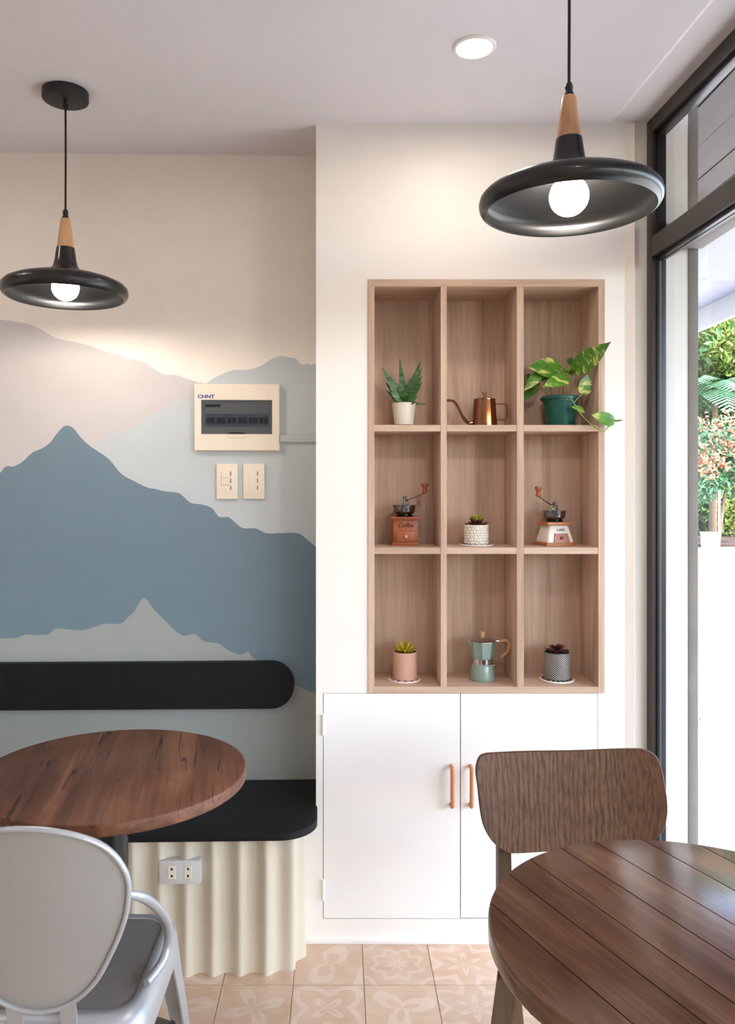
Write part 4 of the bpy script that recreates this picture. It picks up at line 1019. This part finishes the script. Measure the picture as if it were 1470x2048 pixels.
def gz(py, y=YG): return H-(py-VY)/F*y
fs_ = thing('flowering_shrub', 'tall shrub with coral pink blossoms beyond the paving', 'shrub', (gx(1436), YG, GZ))
trunk(fs_, 1.6, 0.05, 0.25)
bl = [((-0.5, 0, 1.7), (0.7, 0.6, 0.6)), ((0.5, 0.1, 1.9), (0.8, 0.6, 0.7)), ((0.0, 0, 2.6), (0.9, 0.7, 0.8)), ((0.9, 0, 2.7), (0.7, 0.6, 0.7)), ((-0.9, 0.1, 2.4), (0.6, 0.6, 0.7))]
crown('foliage', 'fol3', fs_, bl, 5200, 0.085, 1, flat=1.2)
crown('blossom', 'bloom', fs_, [((0, -0.25, 3.25), (1.2, 0.6, 0.3)), ((-0.3, -0.5, 2.6), (0.9, 0.25, 0.5)), ((0.6, -0.5, 2.7), (0.8, 0.25, 0.5)), ((-0.4, -0.5, 2.1), (0.5, 0.2, 0.4))], 620, 0.07, 2)
def palm(label, x, y, h_, n, ln, seed):
    t = thing('palm', label, 'palm', (x, y, GZ)); rnd = random.Random(seed)
    trunk(t, h_, 0.10, 0.1)
    for q in range(n):
        an = 2*PI*q/n+rnd.uniform(-0.2, 0.2); el = rnd.uniform(0.3, 1.1); mm = M(); bm = mm.bm; pts = []
        for i in range(19):
            u = i/18; pts.append(Vector((0.1+math.cos(an)*math.cos(el)*ln*u, 0.05+math.sin(an)*math.cos(el)*ln*u, h_+math.sin(el)*ln*u-0.75*ln*u*u)))
        sd_ = Vector((-math.sin(an), math.cos(an), 0))
        for i in range(18):
            a_ = pts[i]; d_ = (pts[i+1]-pts[i]); nrm = sd_.cross(d_).normalized()
            wl_ = ln*0.30*math.sin(PI*min(1, 0.12+i/18*0.85))
            for s in (-1, 1): bm.faces.new([bm.verts.new(v) for v in (a_, a_+d_*0.62, a_+d_*0.9+sd_*s*wl_-nrm*0+Vector((0, 0, -wl_*0.35)), a_+d_*0.5+sd_*s*wl_+Vector((0, 0, -wl_*0.35)))])
        mm.build('frond', 'fol3', t, smooth=0)
palm('feathery palm rising behind the flowering shrub', gx(1425, 23.0), 23.0, 4.3, 13, 1.7, 1)
palm('taller palm further right behind the shrub', gx(1540, 24.0), 24.0, 4.6, 12, 1.9, 2)
def tree(label, x, y, h_, rx_, rz_, mat, n, ls, seed):
    t = thing('garden_tree', label, 'tree', (x, y, GZ), 0, 'trees behind the paving'); trunk(t, h_*0.6, 0.12, 0.1)
    rnd = random.Random(seed); bl = [((rnd.uniform(-rx_, rx_)*0.6, rnd.uniform(-rx_, rx_)*0.5, h_+rnd.uniform(-rz_, rz_)*0.6), (rx_*0.6, rx_*0.6, rz_*0.5)) for _ in range(9)]
    crown('foliage', mat, t, bl, n, ls, seed+50)
tree('dense mid green tree left behind the palm', gx(1395, 26), 26, 5.2, 2.4, 3.4, 'fol1', 9000, 0.15, 3)
tree('dark green tree behind the flowering shrub', gx(1470, 28), 28, 4.0, 3.2, 3.6, 'fol2', 9000, 0.17, 4)
tree('yellowish green tree above the palms', gx(1440, 25), 25, 6.2, 1.6, 1.2, 'fol4', 2600, 0.12, 5)
tree('broad green tree at the right edge of the garden', gx(1560, 27), 27, 5.0, 3.0, 4.2, 'fol1', 8000, 0.17, 6)
tree('tall dark tree far left of the garden', gx(1290, 29), 29, 5.0, 3.5, 4.4, 'fol2', 8000, 0.18, 7)
sb = thing('low_shrub', 'low yellow green shrub beside the white post', 'shrub', (gx(1466, 24), 24, GZ))
crown('foliage', 'fol4', sb, [((0, 0, 0.9), (0.7, 0.5, 0.9))], 1500, 0.07, 9); trunk(sb, 0.8, 0.03)
for px_, y_, lab in ((1405, 24.6, 'dark leafy shrub behind the metal tub'), (1480, 25.5, 'dark leafy shrub behind the yellow green shrub')):
    hs = thing('dark_shrub', lab, 'shrub', (gx(px_, y_), y_, GZ), 0, 'dark shrubs at the back of the bed')
    crown('foliage', 'fol2', hs, [((-0.5, 0, 0.8), (0.9, 0.5, 0.9)), ((0.5, 0.1, 1.1), (0.9, 0.5, 1.1))], 2600, 0.11, int(px_)); trunk(hs, 0.8, 0.03)
tb = thing('garden_tub', 'grey metal tub standing at the foot of the shrub', 'tub', (gx(1419, 20.3), 20.3, GZ))
M().lathe([(0.17, 0), (0.20, 0.01), (0.22, 0.38), (0.23, 0.40), (0.21, 0.40), (0.19, 0.30), (0.001, 0.30)], 32, cap=False).build('tub_body', 'zinc', tb)
wp = thing('garden_post', 'thin white post beside the metal tub', 'post', (gx(1438, 20.2), 20.2, GZ))
M().tube([(0, 0, 0), (0.01, 0, 1.42)], 0.026, 10, 0).build('pole', 'ext_white', wp); M().lathe([(0.03, 1.415), (0.03, 1.44), (0.01, 1.46)], 12).build('cap', 'ext_white', wp)
